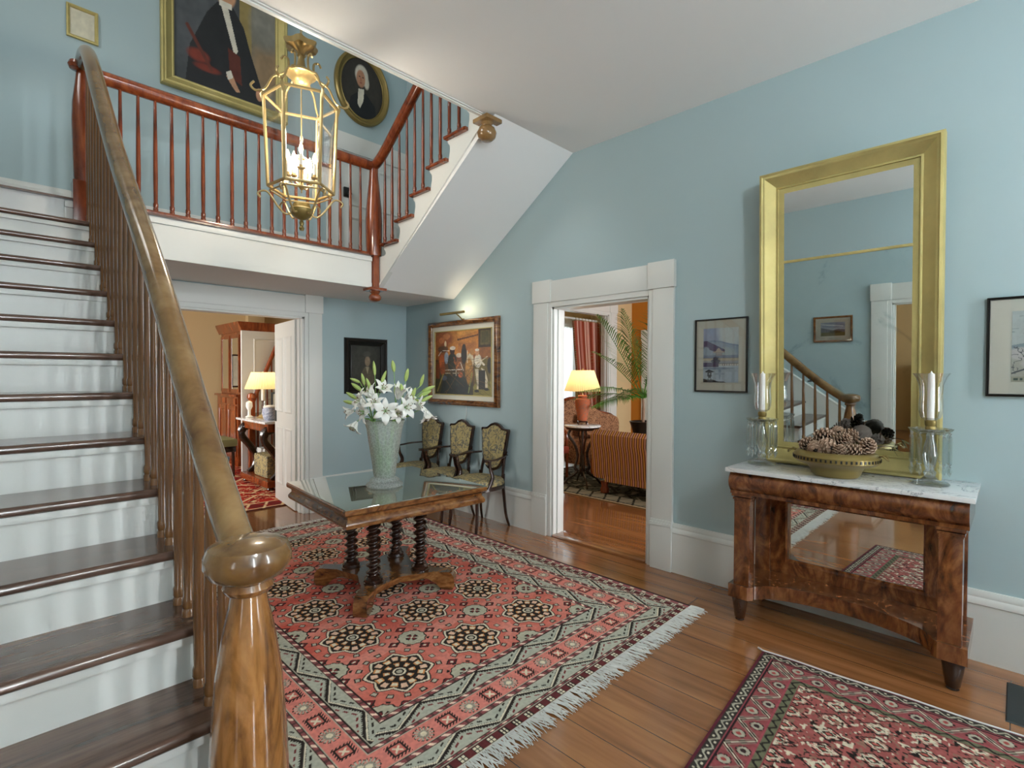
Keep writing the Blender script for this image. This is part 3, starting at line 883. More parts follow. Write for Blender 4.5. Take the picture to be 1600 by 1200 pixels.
# ================================================================== RUGS
def star8(dx, dy, r, inner=0.80):
    a = np.arctan2(dy, dx); d = np.hypot(dx, dy)
    k = (a / (PI / 8)) % 2; k = np.where(k > 1, 2 - k, k)
    return d / (r * (inner + (1 - inner) * k))
def octag(dx, dy, r):
    return np.maximum(np.maximum(abs(dx), abs(dy)), (abs(dx) + abs(dy)) * 0.72) / r
CR = dict(red='b3473a', rose='c4695c', dark='2b2522', cream='cfc5ad', grey='aba592', maroon='6e2a2c', orange='c98a55', pink='c98579')
def setc(a, m, c): a[m] = lin(c)

def big_rug():
    x0, x1, y0, y1 = 0.66, 3.18, 1.49, 5.04
    W, H = x1 - x0, y1 - y0
    s = 0.0042
    nx, ny = int(W / s), int(H / s)
    X, Y = np.meshgrid(np.linspace(0, W, nx), np.linspace(0, H, ny))
    a = np.zeros((ny, nx, 3))
    # abrash: red field drifting to rose
    t = np.clip(vnoise(X * 0.7, Y * 6.5, 3) * 1.5 - .25, 0, 1)[..., None]
    a[:] = np.array(lin('b95648')) * (1 - t) + np.array(lin('cb8375')) * t
    gx, gy = X + x0, Y + y0
    # small filler buds
    u, v = (gx - 1.43) / 0.12, (gy - 2.19) / 0.1188
    fu, fv = u - np.round(u), v - np.round(v)
    pm = (np.round(u) + np.round(v)) % 2 == 1
    d = abs(fu) * 1.3 + abs(fv) * 1.6
    setc(a, pm & (d < .42), CR['dark']); setc(a, pm & (d < .30), CR['maroon']); setc(a, pm & (d < .13), CR['cream'])
    # medallions on a grid, pale octagons between
    cu, cv = (gx - 1.43) / 0.475, (gy - 2.19) / 0.475
    iu, iv = np.round(cu), np.round(cv)
    dx, dy = (cu - iu) * .475, (cv - iv) * .475
    d = star8(dx, dy, 0.190, .80); ang = np.arctan2(dy, dx); rr = np.hypot(dx, dy)
    setc(a, d < 1.16, 'c26a5c')
    pet = (np.cos(ang * 16) > .25) & (rr > .186) & (rr < .218)
    setc(a, pet, CR['dark']); setc(a, (np.cos(ang * 16) > .6) & (rr > .193) & (rr < .211), CR['grey'])
    setc(a, d < 0.97, CR['dark']); setc(a, d < .93, CR['cream']); setc(a, d < .86, CR['dark'])
    p1 = (np.cos(ang * 8) > .35) & (rr > .092) & (rr < .128); setc(a, p1, CR['orange'])
    p1 = (np.cos(ang * 8) > .55) & (rr > .098) & (rr < .120); setc(a, p1, CR['cream'])
    p2 = (np.cos(ang * 8) < -.55) & (rr > .105) & (rr < .140); setc(a, p2, 'd3b096')
    p3 = (np.cos(ang * 8) < -.1) & (rr > .048) & (rr < .080); setc(a, p3, CR['orange'])
    setc(a, (np.cos(ang * 8) < -.5) & (rr > .052) & (rr < .072), CR['cream'])
    setc(a, rr < .034, CR['cream']); setc(a, rr < .024, CR['dark']); setc(a, rr < .015, CR['grey'])
    cu, cv = (gx - 1.6675) / 0.475, (gy - 2.4275) / 0.475
    dx, dy = (cu - np.round(cu)) * .475, (cv - np.round(cv)) * .475
    rr = np.hypot(dx, dy); ang = np.arctan2(dy, dx)
    scal = rr / (0.075 * (1 + .04 * np.cos(ang * 12)))
    setc(a, (scal < 1.35) & (scal > 1.15) & (np.cos(ang * 8) > .6), CR['dark'])
    setc(a, scal < 1.08, CR['dark']); setc(a, scal < .98, 'aba893')
    setc(a, (rr < .036) & (abs(np.cos(ang * 2)) > .55), CR['dark']); setc(a, (rr < .026) & (abs(np.cos(ang * 2)) > .78), CR['maroon'])
    setc(a, rr < .008, CR['cream'])
    # borders: distance from field edge
    fx0, fx1, fy0, fy1 = 1.19, 2.665, 1.955, 4.575
    ex = np.maximum(fx0 - gx, gx - fx1); ey = np.maximum(fy0 - gy, gy - fy1)
    e = np.maximum(ex, ey); horiz = ey > ex
    along = np.where(horiz, gx, gy)
    def band(lo, hi, c): m = (e >= lo) & (e < hi); setc(a, m, c); return m
    def guard(lo, hi):
        band(lo, hi, CR['grey']); band(lo + .004, hi - .004, CR['dark']); m = band(lo + .009, hi - .009, '844a4a')
        k = np.abs((along / .075) % 1 - .5 - (e - (lo + hi) / 2) * 12) < .13
        setc(a, m & k, 'e0c4b0')
        setc(a, m & (np.abs((along / .075 + .5) % 1 - .5) < .10), '5a3a38')
    def leafband(lo, hi, base):
        m = band(lo, hi, base); q = (e - lo) / (hi - lo)
        per = .17; s_ = (along / per) % 1; sd = np.floor(along / per) % 2
        zig = np.where(sd == 0, s_, 1 - s_)
        jag = .035 * np.sign(np.sin(along * 520))
        setc(a, m & (abs(zig - q + jag) < .15), CR['dark']); setc(a, m & (abs(zig - q - .10) < .045), CR['cream'])
        setc(a, m & (abs(zig - q - .40) < .06) & (np.sin(along * 160) > -.2), CR['dark'])
        setc(a, m & (abs(zig - q + .38) < .06) & (np.sin(along * 160) > -.2), CR['maroon'])
    guard(0, .040); leafband(.040, .130, 'a5a596'); guard(.130, .165)
    m = band(.165, .275, 'c87a6e')
    per = .125; k = np.round(along / per); du = along - k * per; dv = e - .220
    r2 = np.maximum(abs(du), abs(dv)); odd = k % 2 == 1
    an = np.arctan2(dv, du); rr = np.hypot(du, dv)
    setc(a, m & odd & (r2 < .044) & ((np.floor((along + e) / .008) % 2 == 0) | (r2 < .034)), CR['dark'])
    setc(a, m & odd & (r2 < .026), 'b9675c'); setc(a, m & odd & (r2 < .018) & (abs(abs(du) - abs(dv)) < .007), CR['cream'])
    setc(a, m & ~odd & (rr < .046) & (np.cos(an * 14) > -.3), CR['dark']); setc(a, m & ~odd & (rr < .040) & (np.cos(an * 14) > .0), CR['grey'])
    setc(a, m & ~odd & (rr < .024), '8d8577'); setc(a, m & ~odd & (rr < .014), CR['cream'])
    guard(.275, .310); leafband(.310, .395, 'a5a596')
    m = band(.395, .60, '5b2b2c')
    guard(.395, .420)
    k = np.round(along / .075); du = along - k * .075; r2 = np.maximum(abs(du), abs(e - .443))
    setc(a, (e > .42) & (e < .60) & (r2 < .020), CR['dark']); setc(a, (e > .42) & (r2 < .014) & (abs(du) > .003) & (abs(e - .443) > .003), CR['cream'])
    band(.463, .468, CR['cream']); m = band(.470, .60, '94585a')
    setc(a, m & (np.floor(along / .03) % 3 == 0) & (abs(e - .482) < .008), CR['cream'])
    side = (~horiz); setc(a, side & (e > .498), '3a2a28')
    n = vnoise(X * 90, Y * 90, 8); a *= (1.10 + .32 * n)[..., None]
    rg = thing('rug', 'large red and rose rug with star medallions and white fringe under the square table', 'rug', (0, 0, 0))
    zf = lambda gx_, gy_: 0.003 * vnoise(gx_ * 3, gy_ * 3, 5) + 0.004 * np.clip(1 - abs(gx_ - W) / .05, 0, 1) * vnoise(gx_ * 0, gy_ * 5, 6)
    painted('pile', (x0, y0, 0.009), (1, 0, 0), (0, 1, 0), W, H, a, 'rug', rg, 0.008, zf)
    rnd = random.Random(3)
    for yy, dr_ in ((y0, -1), (y1, 1)):
        b = MB()
        n = 560 if dr_ < 0 else 240
        for i in range(n):
            x = x0 + W * (i + rnd.random()) / n
            L = rnd.uniform(.075, .115); sx = rnd.uniform(-.035, .045); wd = rnd.uniform(.0022, .0036)
            p0 = Vector((x, yy, .0095)); p1 = Vector((x + sx * .5, yy + dr_ * L * .5, .007 + rnd.random() * .004)); p2 = Vector((x + sx + rnd.uniform(-.012, .012), yy + dr_ * L, .002 + rnd.random() * .003))
            b.tube([p0, p1, p2], [wd, wd * 1.1, wd * .5], 4)
        o = b.build('fringe', 'fringe', rg); o['kind'] = 'stuff'
    return rg
big_rug()

def runner():
    """narrow runner in front of the console, running along the wall"""
    # corner A (far, wall side), long side towards -y
    A = np.array([2.935, 0.965]); u = np.array([-1.0, -0.075]); u /= np.linalg.norm(u); v = np.array([u[1], -u[0]]) ; v = np.array([0.06, -1.0]); v /= np.linalg.norm(v)
    W, L = 1.22, 3.0
    s = 0.0045; nx, ny = int(W / s), int(L / s)
    X, Y = np.meshgrid(np.linspace(0, W, nx), np.linspace(0, L, ny))     # X across (from wall side), Y along
    a = np.zeros((ny, nx, 3)); a[:] = lin('9a5550')
    # busy field of lozenges and hooks
    u_, v_ = X / .115, Y / .155
    row = np.floor(v_); fu = (u_ + .5 * (row % 2)) % 1 - .5; fv = v_ % 1 - .5
    d = abs(fu) * 1.1 + abs(fv)
    setc(a, d < .47, '2c2723'); setc(a, d < .38, 'a8605a'); setc(a, d < .27, CR['cream']); setc(a, d < .18, '37302a'); setc(a, d < .09, 'b85f55')
    nn = vnoise(X * 85, Y * 90, 2); n2 = vnoise(X * 62, Y * 70, 4)
    setc(a, (nn > .74) & (d > .2), '26211e'); setc(a, (n2 > .78), CR['cream']); setc(a, (n2 < .16), '8c6a5a')
    ang = np.arctan2(fv, fu)
    setc(a, (d > .3) & (d < .36) & (np.cos(ang * 6) > .3), CR['cream'])
    e = np.minimum(np.minimum(X, W - X), Y)     # distance from the edge
    hz = Y <= np.minimum(X, W - X); along = np.where(hz, X, Y)
    def band(lo, hi, c): m = (e >= lo) & (e < hi); setc(a, m, c); return m
    band(0, .012, '5d2730'); m = band(.012, .055, '37342f')
    k = np.sin(along * 2 * PI / .075) * .012
    setc(a, m & (abs(e - .034 - k) < .005), CR['grey']); setc(a, m & (abs((along % .0375) - .019) < .006) & (abs(e - .034 + k * .8) < .006), CR['cream'])
    band(.055, .062, '9d4a52'); band(.062, .070, '2b2020'); 
    m = band(.070, .175, '8f4a4c'); q = (e - .07) / .105
    per = .19; s_ = (along / per) % 1; zz = abs(s_ - .5) * 2
    setc(a, m & (abs(zz - q) < .10), '241d1b'); setc(a, m & (abs(zz - q) < .035), CR['cream']); setc(a, m & (abs(zz - q - .16) < .03), '8f8576'); setc(a, m & (abs(zz - q + .16) < .03), '8f8576')
    du = (s_ - .5) * per; dv = (q - .72) * .105; rr = np.hypot(du, dv); an = np.arctan2(dv, du)
    setc(a, m & (rr < .030) & (np.cos(an * 8) > -.6), '2a2320'); setc(a, m & (rr < .024), CR['grey']); setc(a, m & (rr < .012), '3a2a2a')
    du = ((along / per + .5) % 1 - .5) * per; dv = (q - .28) * .105; rr = np.hypot(du, dv); an = np.arctan2(dv, du)
    setc(a, m & (rr < .030) & (np.cos(an * 8) > -.6), '2a2320'); setc(a, m & (rr < .024), CR['grey']); setc(a, m & (rr < .010), 'a04a45')
    band(.175, .182, '9d4a52'); m = band(.182, .218, '6a6a52'); band(.218, .224, '8d3d44')
    k = np.sin(along * 2 * PI / .06) * .010
    setc(a, m & (abs(e - .200 - k) < .006), '2b2824')
    a *= (.84 + .32 * vnoise(X * 95, Y * 95, 8))[..., None]
    rg = thing('rug', 'long red and black patterned runner on the bare boards in front of the marble-topped console', 'rug', (0, 0, 0))
    painted('pile', (A[0], A[1], 0.008), (-u[0] * -1, -u[1] * -1, 0), (v[0], v[1], 0), W, L, a, 'rug', rg, 0.0075)
    # ivory selvage cord on the wall side
    p0 = np.array([A[0], A[1]]); b = MB()
    pts = [(p0[0] + v[0] * t * L + .004 * math.sin(t * 40), p0[1] + v[1] * t * L, .0075) for t in [i / 60 for i in range(61)]]
    b.tube(pts, .006, 6); b.tube([(A[0] + .004, A[1] + .004, .007), (A[0] + .02, A[1] + .03, .005)], .006, 6)
    b.build('selvage_cord', 'fringe', rg)
    return rg
runner()

def plain_rug(name, label, lo, hi, cols, seed):
    W, H = hi[0] - lo[0], hi[1] - lo[1]; s = .012
    nx, ny = int(W / s), int(H / s)
    X, Y = np.meshgrid(np.linspace(0, W, nx), np.linspace(0, H, ny))
    a = np.zeros((ny, nx, 3)); a[:] = lin(cols[0])
    t = vnoise(X * 7, Y * 7, seed); t2 = vnoise(X * 16, Y * 16, seed + 3)
    setc(a, (abs(t - .5) < .05), cols[1]); setc(a, (t2 > .72), cols[2]); setc(a, abs(t2 - .45) < .03, cols[1])
    d = abs((X / .8) % 1 - .5) + abs((Y / .8) % 1 - .5)
    setc(a, abs(d - .4) < .03, cols[1]); setc(a, abs(d - .25) < .02, cols[2])
    e = np.minimum(np.minimum(X, W - X), np.minimum(Y, H - Y))
    m = e < .30; setc(a, m, cols[2]); al = np.where(np.minimum(X, W - X) < np.minimum(Y, H - Y), Y, X)
    setc(a, m & (abs(((al / .2) % 1 - .5) * .4 + .15 - e) < .03), cols[1]); setc(a, m & (abs(((al / .2) % 1 - .5) * -.4 + .15 - e) < .02), cols[0])
    setc(a, (abs(e - .29) < .012) | (abs(e - .05) < .012), cols[1]); setc(a, e < .02, cols[3])
    rg = thing('rug', label, 'rug', (lo[0], lo[1], 0))
    painted('pile', (0, 0, 0.008), (1, 0, 0), (0, 1, 0), W, H, a, 'rug', rg, 0.009)
    return rg
plain_rug('rug', 'dark floral rug with pale edge under the striped sofa in the living room', (5.15, -0.5), (8.4, 5.2), ['5a5f55', '2b2d2b', '9a9684', 'c7b694'], 11)
plain_rug('rug', 'bright red patterned rug on the floor of the study beyond the landing', (0.3, 5.95), (3.3, 9.8), ['a3271c', 'd2b48a', '6b1d1a', '3a1a18'], 21)

# ================================================================== SQUARE CENTRE TABLE
TC, TR, TH = (1.945, 3.155), R(-4.4), 0.732
tb = thing('table', 'square rosewood table with glass top and four twisted columns on the red rug', 'table', (TC[0], TC[1], 0.013), TR)
def sqring(b, prof):
    """square moulding: prof [(half, z)]"""
    loops = [[b.bm.verts.new((sx * h, sy * h, z)) for sx, sy in ((-1, -1), (1, -1), (1, 1), (-1, 1))] for h, z in prof]
    for a, c in zip(loops, loops[1:]):
        for i in range(4): b.bm.faces.new((a[i], a[(i + 1) % 4], c[(i + 1) % 4], c[i]))
    b.bm.faces.new(list(reversed(loops[0]))); b.bm.faces.new(loops[-1])
t0 = TH - .013
b = MB(); sqring(b, [(.47, t0 - .118), (.490, t0 - .118), (.498, t0 - .108), (.500, t0 - .092), (.492, t0 - .078), (.482, t0 - .066), (.482, t0 - .052), (.490, t0 - .042), (.504, t0 - .036), (.508, t0 - .030), (.508, t0 - .010), (.503, t0 - .006), (.45, t0 - .006)])
b.build('tabletop', 'tablewood', tb)
MB().box((-.505, -.505, t0 - .006), (.505, .505, t0), .0015).build('glass_sheet', 'tabletop_glass', tb)
for sx in (-1, 1):
    for sy in (-1, 1):
        cx, cy = sx * .175, sy * .175
        prof = []
        z0, z1 = .125, t0 - .118
        n = 150
        b = MB(); seg = 20
        rings = []
        for k in range(n + 1):
            t = k / n; z = z0 + (z1 - z0) * t
            rings.append([])
            for i in range(seg):
                a_ = 2 * PI * i / seg
                s_ = .5 + .5 * math.cos(a_ - t * 2 * PI * 10.0)
                r = .027 + .022 * s_
                if t < .10: r = .028 + (.036 if t < .02 else .030 - .002 * math.cos(a_ * 12 + t * 90)) * (1 - max(0, (t - .06) / .04)) + max(0, (t - .06) / .04) * .012
                if t > .97: r = .038
                rings[-1].append(b.bm.verts.new((cx + r * math.cos(a_), cy + r * math.sin(a_), z)))
        for r0, r1 in zip(rings, rings[1:]):
            for i in range(seg): b.bm.faces.new((r0[i], r0[(i + 1) % seg], r1[(i + 1) % seg], r1[i]))
        b.build('column', 'darkwood', tb)
# shaped platform with four scrolled feet on the diagonals
def xplate(z0, z1, grow=0.0):
    pts = []
    for q in range(4):
        a_ = q * PI / 2 + PI / 4
        ca, sa = math.cos(a_), math.sin(a_)
        loc = [(.46 + grow, -.043 - grow), (.475 + grow, 0), (.46 + grow, .043 + grow), (.33, .050 + grow), (.27, .085 + grow)]
        for r, t in loc: pts.append((r * ca - t * sa, r * sa + t * ca))
        a2 = a_ + PI / 4
        pts.append((.205 * math.cos(a2) , .205 * math.sin(a2)))
        a3 = a_ + PI / 2
        ca, sa = math.cos(a3), math.sin(a3); pts.append((.27 * ca + (.085 + grow) * sa, .27 * sa - (.085 + grow) * ca)); pts.append((.33 * ca + (.050 + grow) * sa, .33 * sa - (.050 + grow) * ca))
    return pts
b = MB(); b.prism(xplate(0, 0), .085, .125, 'z'); b.build('base_platform', 'tablewood', tb)
for q in range(4):
    a_ = q * PI / 2 + PI / 4
    b = MB()
    prof = [(.26, .10), (.26, .085), (.32, .07), (.37, .045), (.40, .012), (.43, .004), (.485, .004), (.50, .03), (.495, .09), (.475, .118), (.44, .126), (.40, .112)]
    b.prism(prof, -.043, .043, 'y')
    b.tube([(.475, -.044, .038), (.475, .044, .038)], .022, 12)
    b.xf(Matrix.Rotation(a_, 4, 'Z')); b.build('foot', 'tablewood', tb)

# ================================================================== CUT-GLASS VASE AND LILIES
VX, VY = 1.905, 3.10
vs = thing('vase', 'tall cut-glass vase half full of water on the glass table top', 'vase', (VX, VY, TH + .0005))
def vwob(a, z):
    return 1 + (.022 * math.cos(a * 14 + z * 42) * math.cos(a * 14 - z * 42) if .055 < z < .30 else 0)
outer = [(.001, .003), (.098, .003), (.105, .010), (.100, .020), (.080, .028), (.085, .038), (.072, .048), (.058, .055), (.062, .075), (.068, .12), (.080, .20), (.092, .28), (.100, .33), (.112, .372), (.116, .380)]
inner = [(.112, .378), (.095, .33), (.086, .28), (.073, .20), (.060, .12), (.052, .07), (.03, .060), (.001, .058)]
b = MB(); b.lathe(outer + inner, (0, 0, 0), 56, wob=vwob, cap=False); b.build('vase_body', 'cutglass', vs, sharp=5); vs.scale = (1.2,) * 3
M['water'] = m_thin_glass('vase_water', (.86, .97, .76), .05)
MB().lathe([(.001, .062), (.028, .063), (.049, .073), (.057, .12), (.069, .20), (.074, .235), (.001, .236)], (0, 0, 0), 28, cap=False).build('water', 'water', vs)

def petal_mesh(b, base, axis, side, L, W, curl, open_=0.6, mat=0):
    """petal growing from base along a curve that starts along axis and bends towards side"""
    base, axis, side = Vector(base), Vector(axis).normalized(), Vector(side).normalized()
    wd = axis.cross(side).normalized()
    P = []; ang = R(12); p = base.copy(); n = 9
    for i in range(n + 1):
        t = i / n
        d = axis * math.cos(ang) + side * math.sin(ang)
        nrm = -axis * math.sin(ang) + side * math.cos(ang)
        wv = W * math.sin(PI * min(1, t * .93 + .07)) ** .75 * (1 - .25 * t)
        row = []
        for k in range(-2, 3):
            s_ = k / 2
            row.append(p + wd * s_ * wv + nrm * (-.18 * W * (1 - s_ * s_) * 1.0) + nrm * (.05 * W * math.sin(t * 14 + k)))
        P.append(row)
        p = p + d * (L / n); ang += (R(open_ * 62) + (R(curl) if t > .55 else 0)) / n * 1.6
    b.grid(P, mat)

def lily_flower(parent, base, direction, size=.085, openness=1.0, rnd=random):
    axis = Vector(direction).normalized()
    ref = Vector((0, 0, 1)) if abs(axis.z) < .9 else Vector((1, 0, 0))
    u = axis.cross(ref).normalized(); v = axis.cross(u)
    b = MB(); off = rnd.random() * 2
    for k in range(6):
        a_ = k * PI / 3 + off
        sd = u * math.cos(a_) + v * math.sin(a_)
        petal_mesh(b, Vector(base) + sd * .004, axis, sd, size * (1.05 if k % 2 else .98), size * (.26 if k % 2 else .20), 70 * openness, openness + rnd.uniform(-.08, .08))
    f = b.build('flower', 'petal', parent, sharp=80)
    b = MB()
    for k in range(6):
        a_ = k * PI / 3 + off + .5; sd = u * math.cos(a_) + v * math.sin(a_)
        e = Vector(base) + axis * size * .62 + sd * size * .16
        b.tube([Vector(base) + axis * size * .1, e], .0011, 4, 0); b.tube([e - sd * .005, e + sd * .005 + axis * .002], .0022, 5, 1)
    b.build('stamen', ['stem', 'cone'], f)
    return f
def lily_bud(parent, base, direction, L=.075, r=.011):
    axis = Vector(direction).normalized()
    b = MB(); b.lathe([(r * .25, 0), (r * .7, L * .1), (r, L * .35), (r * .95, L * .6), (r * .6, L * .85), (r * .12, L)], base, 10, axis=axis, wob=lambda a, z: 1 + .08 * math.cos(3 * a))
    return b.build('bud', 'bud', parent)
def leaf(b, base, direction, L, W, droop=.4, mat=0):
    d = Vector(direction).normalized(); s_ = d.cross(Vector((0, 0, 1))).normalized(); P = []; p = Vector(base)
    for i in range(8):
        t = i / 7; wv = W * math.sin(PI * (t * .9 + .08)) 
        P.append([p - s_ * wv, p - Vector((0, 0, wv * .35)), p + s_ * wv]); p = p + d * L / 7; d = (d + Vector((0, 0, -droop / 7))).normalized()
    b.grid(P, mat)

# directions in the vase frame: the viewer stands toward (-0.52,-0.85); picture-right is (0.70,-0.71)
PR = Vector((.7009, -.713, 0)); PV = Vector((-.523, -.852, 0)); PU = Vector((0, 0, 1))
def pv(r, u, f=0.0): return PR * r + PU * u + PV * f
lilies = [
 # label, tip (right, up, front), facing, size, openness, [buds: (right, up, front, dir)]
 ('white open lily facing straight forward at the front of the bouquet', [((.005, .435, .09), (.0, .15, 1), .105, 1.05)], []),
 ('white lily hanging over the lower left edge of the bouquet', [((-.155, .375, .05), (-.5, -.75, .35), .085, .75), ((-.175, .43, .0), (-1, -.15, .3), .07, .5)], []),
 ('white lily drooping at the lower right edge of the bouquet, near the chairs', [((.235, .44, .03), (.25, -1, .25), .085, .62)], []),
 ('white lily stem leaning left with long open flowers', [((-.10, .47, .06), (-.9, .45, .5), .105, .8), ((-.085, .435, .08), (-.8, -.1, .6), .09, .85)], [((-.16, .50, 0), (-.8, .5, 0)), ((-.17, .475, .02), (-.9, .2, .2))]),
 ('cream half open lily at the top middle of the bouquet', [((-.02, .54, .0), (.35, .6, .55), .085, .7)], [((-.055, .635, 0), (-.1, 1, 0)), ((-.02, .585, 0), (.35, .9, 0))]),
 ('tall stem of green lily buds standing left in the bouquet', [], [((-.115, .58, 0), (-.25, 1, 0)), ((-.14, .595, 0), (-.9, .35, 0)), ((-.13, .545, 0), (-.8, .6, 0)), ((-.075, .54, .03), (-.35, 1, 0))]),
 ('closed white lily rising to the right of centre', [((.075, .50, .02), (.25, .9, .3), .10, .25)], [((.055, .655, 0), (-.15, 1, 0)), ((.065, .52, 0), (0, 1, 0))]),
 ('tall stem of pale green buds at the top right of the bouquet', [], [((.12, .60, 0), (.2, 1, 0)), ((.10, .525, .02), (-.1, 1, 0)), ((.205, .575, 0), (.3, 1, 0)), ((.15, .50, .03), (.4, 1, 0))]),
 ('stem of lily buds reaching far right in front of the jazz painting', [], [((.20, .515, 0), (.9, .45, 0)), ((.215, .545, 0), (.95, .4, 0)), ((.21, .49, .03), (.85, .45, 0)), ((.13, .49, .02), (1, .05, 0))]),
 ('white lily with curled petals facing right beside the front flower', [((.10, .455, .07), (.6, .1, .7), .095, .95), ((.16, .455, .04), (.95, .25, .2), .085, .5)], []),
 ('white lily just above the vase rim on the right side', [((.065, .43, .07), (.35, -.3, .9), .075, .9), ((.11, .49, .05), (.9, .5, .2), .09, .7)], []),
 ('white lily in the upper left of the bouquet opening upwards', [((-.06, .50, .03), (-.55, .75, .3), .10, .5), ((-.045, .46, .07), (-.3, .6, .7), .085, .9)], []),
]
rl = random.Random(12)
for i, (lab, fl, bd) in enumerate(lilies):
    t = thing('lily', lab, 'flower', (VX, VY, TH + .084), 0, 'white lilies and buds in the glass vase'); t.scale = (1.2,) * 3
    a_ = i * 2.4; foot = Vector((.026 * math.cos(a_), .026 * math.sin(a_), 0))
    ends = [Vector(pv(*e[0])) for e in fl] + [Vector(pv(*e[0])) for e in bd]
    cen = sum(ends, Vector()) / len(ends)
    dxy = Vector((cen.x, cen.y, 0)); 
    if dxy.length > .001: dxy = dxy.normalized()
    rim = dxy * .062 + Vector((0, 0, .29))
    for e in ends: e.z -= .07
    fork = rim.lerp(cen - Vector((0, 0, .07)), .45) + Vector((0, 0, .01))
    b = MB(); b.tube(bez([foot, foot * .3 + rim * .45, rim, fork], 5), .0042, 6)
    for e in ends: b.tube(bez([fork, fork.lerp(e, .5) + Vector((0, 0, .012)), e], 5), .002, 5)
    b.build('stem', 'stem', t)
    b = MB()
    for k in range(3):
        q = rim.lerp(fork, .2 + .35 * k); ang = rl.random() * 6.28
        leaf(b, q, (math.cos(ang), math.sin(ang), .5), rl.uniform(.05, .085), .007, .8)
    if i % 2 == 0: leaf(b, foot * .5 + rim * .5, (math.cos(a_), math.sin(a_), 2.5), .05, .006, .2)
    b.build('leaves', 'leaf', t, sharp=80)
    for e, f in zip(ends, fl): lily_flower(t, e, pv(*f[1]), f[2], f[3], rl)
    for e, f in zip(ends[len(fl):], bd): lily_bud(t, e - Vector((0, 0, .0)), pv(*f[1]), rl.uniform(.062, .085), rl.uniform(.009, .0125))

# ================================================================== LANTERN CHANDELIER
LX, LY = 1.505, 3.495
lt = thing('lantern', 'six-sided brass and glass lantern with lit candle bulbs hanging in the stairwell', 'chandelier', (LX, LY, 0))
zb, zt_, RB, RT = 2.755, 3.345, .208, .232
rot0 = R(39)
def hexp(r, z, k): a_ = rot0 + k * PI / 3; return Vector((r * math.cos(a_), r * math.sin(a_), z))
b = MB()
for k in range(6):
    b.tube([hexp(RB, zb, k), hexp(RT, zt_, k)], .011, 6)
    for r, z in ((RB, zb), (RT, zt_)):
        b.tube([hexp(r, z, k), hexp(r, z, k + 1)], .011, 6); 
    b.tube([hexp(RB - .012, zb - .03, k), hexp(RB - .012, zb - .03, k + 1)], .006, 6)
b.build('frame', 'brass', lt)
for k in range(6):
    b = MB(); P = [hexp(RB - .004, zb + .01, k), hexp(RB - .004, zb + .01, k + 1), hexp(RT - .004, zt_ - .01, k + 1), hexp(RT - .004, zt_ - .01, k)]
    b.faces_from(P, [(0, 1, 2, 3)]); b.build('glass_pane', 'thin', lt)
for k in range(6):
    dv = hexp(1, 0, k)
    b = MB()
    # upper scrolled arm
    b.tube(bez([dv * (RT + .055) + Vector((0, 0, zt_ + .075)), dv * (RT + .075) + Vector((0, 0, zt_ + .045)), dv * (RT + .045) + Vector((0, 0, zt_ + .02)), dv * (RT - .01) + Vector((0, 0, zt_ + .045)),
                dv * (RT - .055) + Vector((0, 0, zt_ + .13)), dv * (RT - .11) + Vector((0, 0, zt_ + .165)), dv * .085 + Vector((0, 0, zt_ + .20)), dv * .08 + Vector((0, 0, zt_ + .27)), dv * .11 + Vector((0, 0, zt_ + .285)), dv * .125 + Vector((0, 0, zt_ + .26))], 5), .0075, 6)
    b.build('scroll_arm', 'brass', lt); b = MB(); b.tube([hexp(RT + .005, zt_ - .05, k), hexp(RT + .012, zt_, k), hexp(RT + .004, zt_ + .03, k)], [.004, .012, .004], 6); b.build('corner_finial', 'brass', lt); b = MB()
    # lower scrolled arm
    b.tube(bez([dv * (RB + .045) + Vector((0, 0, zb - .085)), dv * (RB + .06) + Vector((0, 0, zb - .06)), dv * (RB + .03) + Vector((0, 0, zb - .04)), dv * (RB - .005) + Vector((0, 0, zb - .05)),
                dv * (RB - .06) + Vector((0, 0, zb - .13)), dv * .10 + Vector((0, 0, zb - .175)), dv * .055 + Vector((0, 0, zb - .16))], 5), .0065, 6)
    b.build('lower_scroll', 'brass', lt)
MB().lathe([(.02, zt_ + .11), (.045, zt_ + .12), (.065, zt_ + .145), (.075, zt_ + .165), (.098, zt_ + .178), (.098, zt_ + .19), (.06, zt_ + .21), (.03, zt_ + .24), (.02, zt_ + .30), (.028, zt_ + .31), (.015, zt_ + .32)], (0, 0, 0), 24).build('canopy', 'brass', lt)
MB().lathe([(.012, zt_ + .31), (.03, zt_ + .335), (.09, zt_ + .36), (.105, zt_ + .39), (.09, zt_ + .385), (.03, zt_ + .37), (.012, zt_ + .42)], (0, 0, 0), 30, wob=lambda a, z: 1 + .12 * math.cos(a * 6)).build('leaf_crown', 'brass', lt)
MB().lathe([(.012, zb - .275), (.018, zb - .26), (.010, zb - .245), (.016, zb - .225), (.008, zb - .205), (.035, zb - .195), (.058, zb - .18), (.072, zb - .155), (.076, zb - .135), (.06, zb - .125), (.055, zb - .10), (.03, zb - .09)], (0, 0, 0), 24).build('bottom_finial', 'bronze', lt)
b = MB(); b.tube([(0, 0, zb - .02), (0, 0, zt_ + .12)], .0045, 8); b.lathe([(.008, zb), (.022, zb + .02), (.012, zb + .04), (.014, zb + .14), (.028, zb + .15), (.014, zb + .165)], (0, 0, 0), 14)
cpos = [(0, 0, zb + .20)]
for k in range(5):
    a_ = k * 2 * PI / 5 + .5; rr_ = .088; zc_ = zb + (.105 if k % 2 else .07)
    cpos.append((rr_ * math.cos(a_), rr_ * math.sin(a_), zc_))
    b.tube(bez([(0, 0, zb + .04), (rr_ * .5 * math.cos(a_), rr_ * .5 * math.sin(a_), zc_ - .055), (rr_ * math.cos(a_), rr_ * math.sin(a_), zc_)], 6), .005, 6)
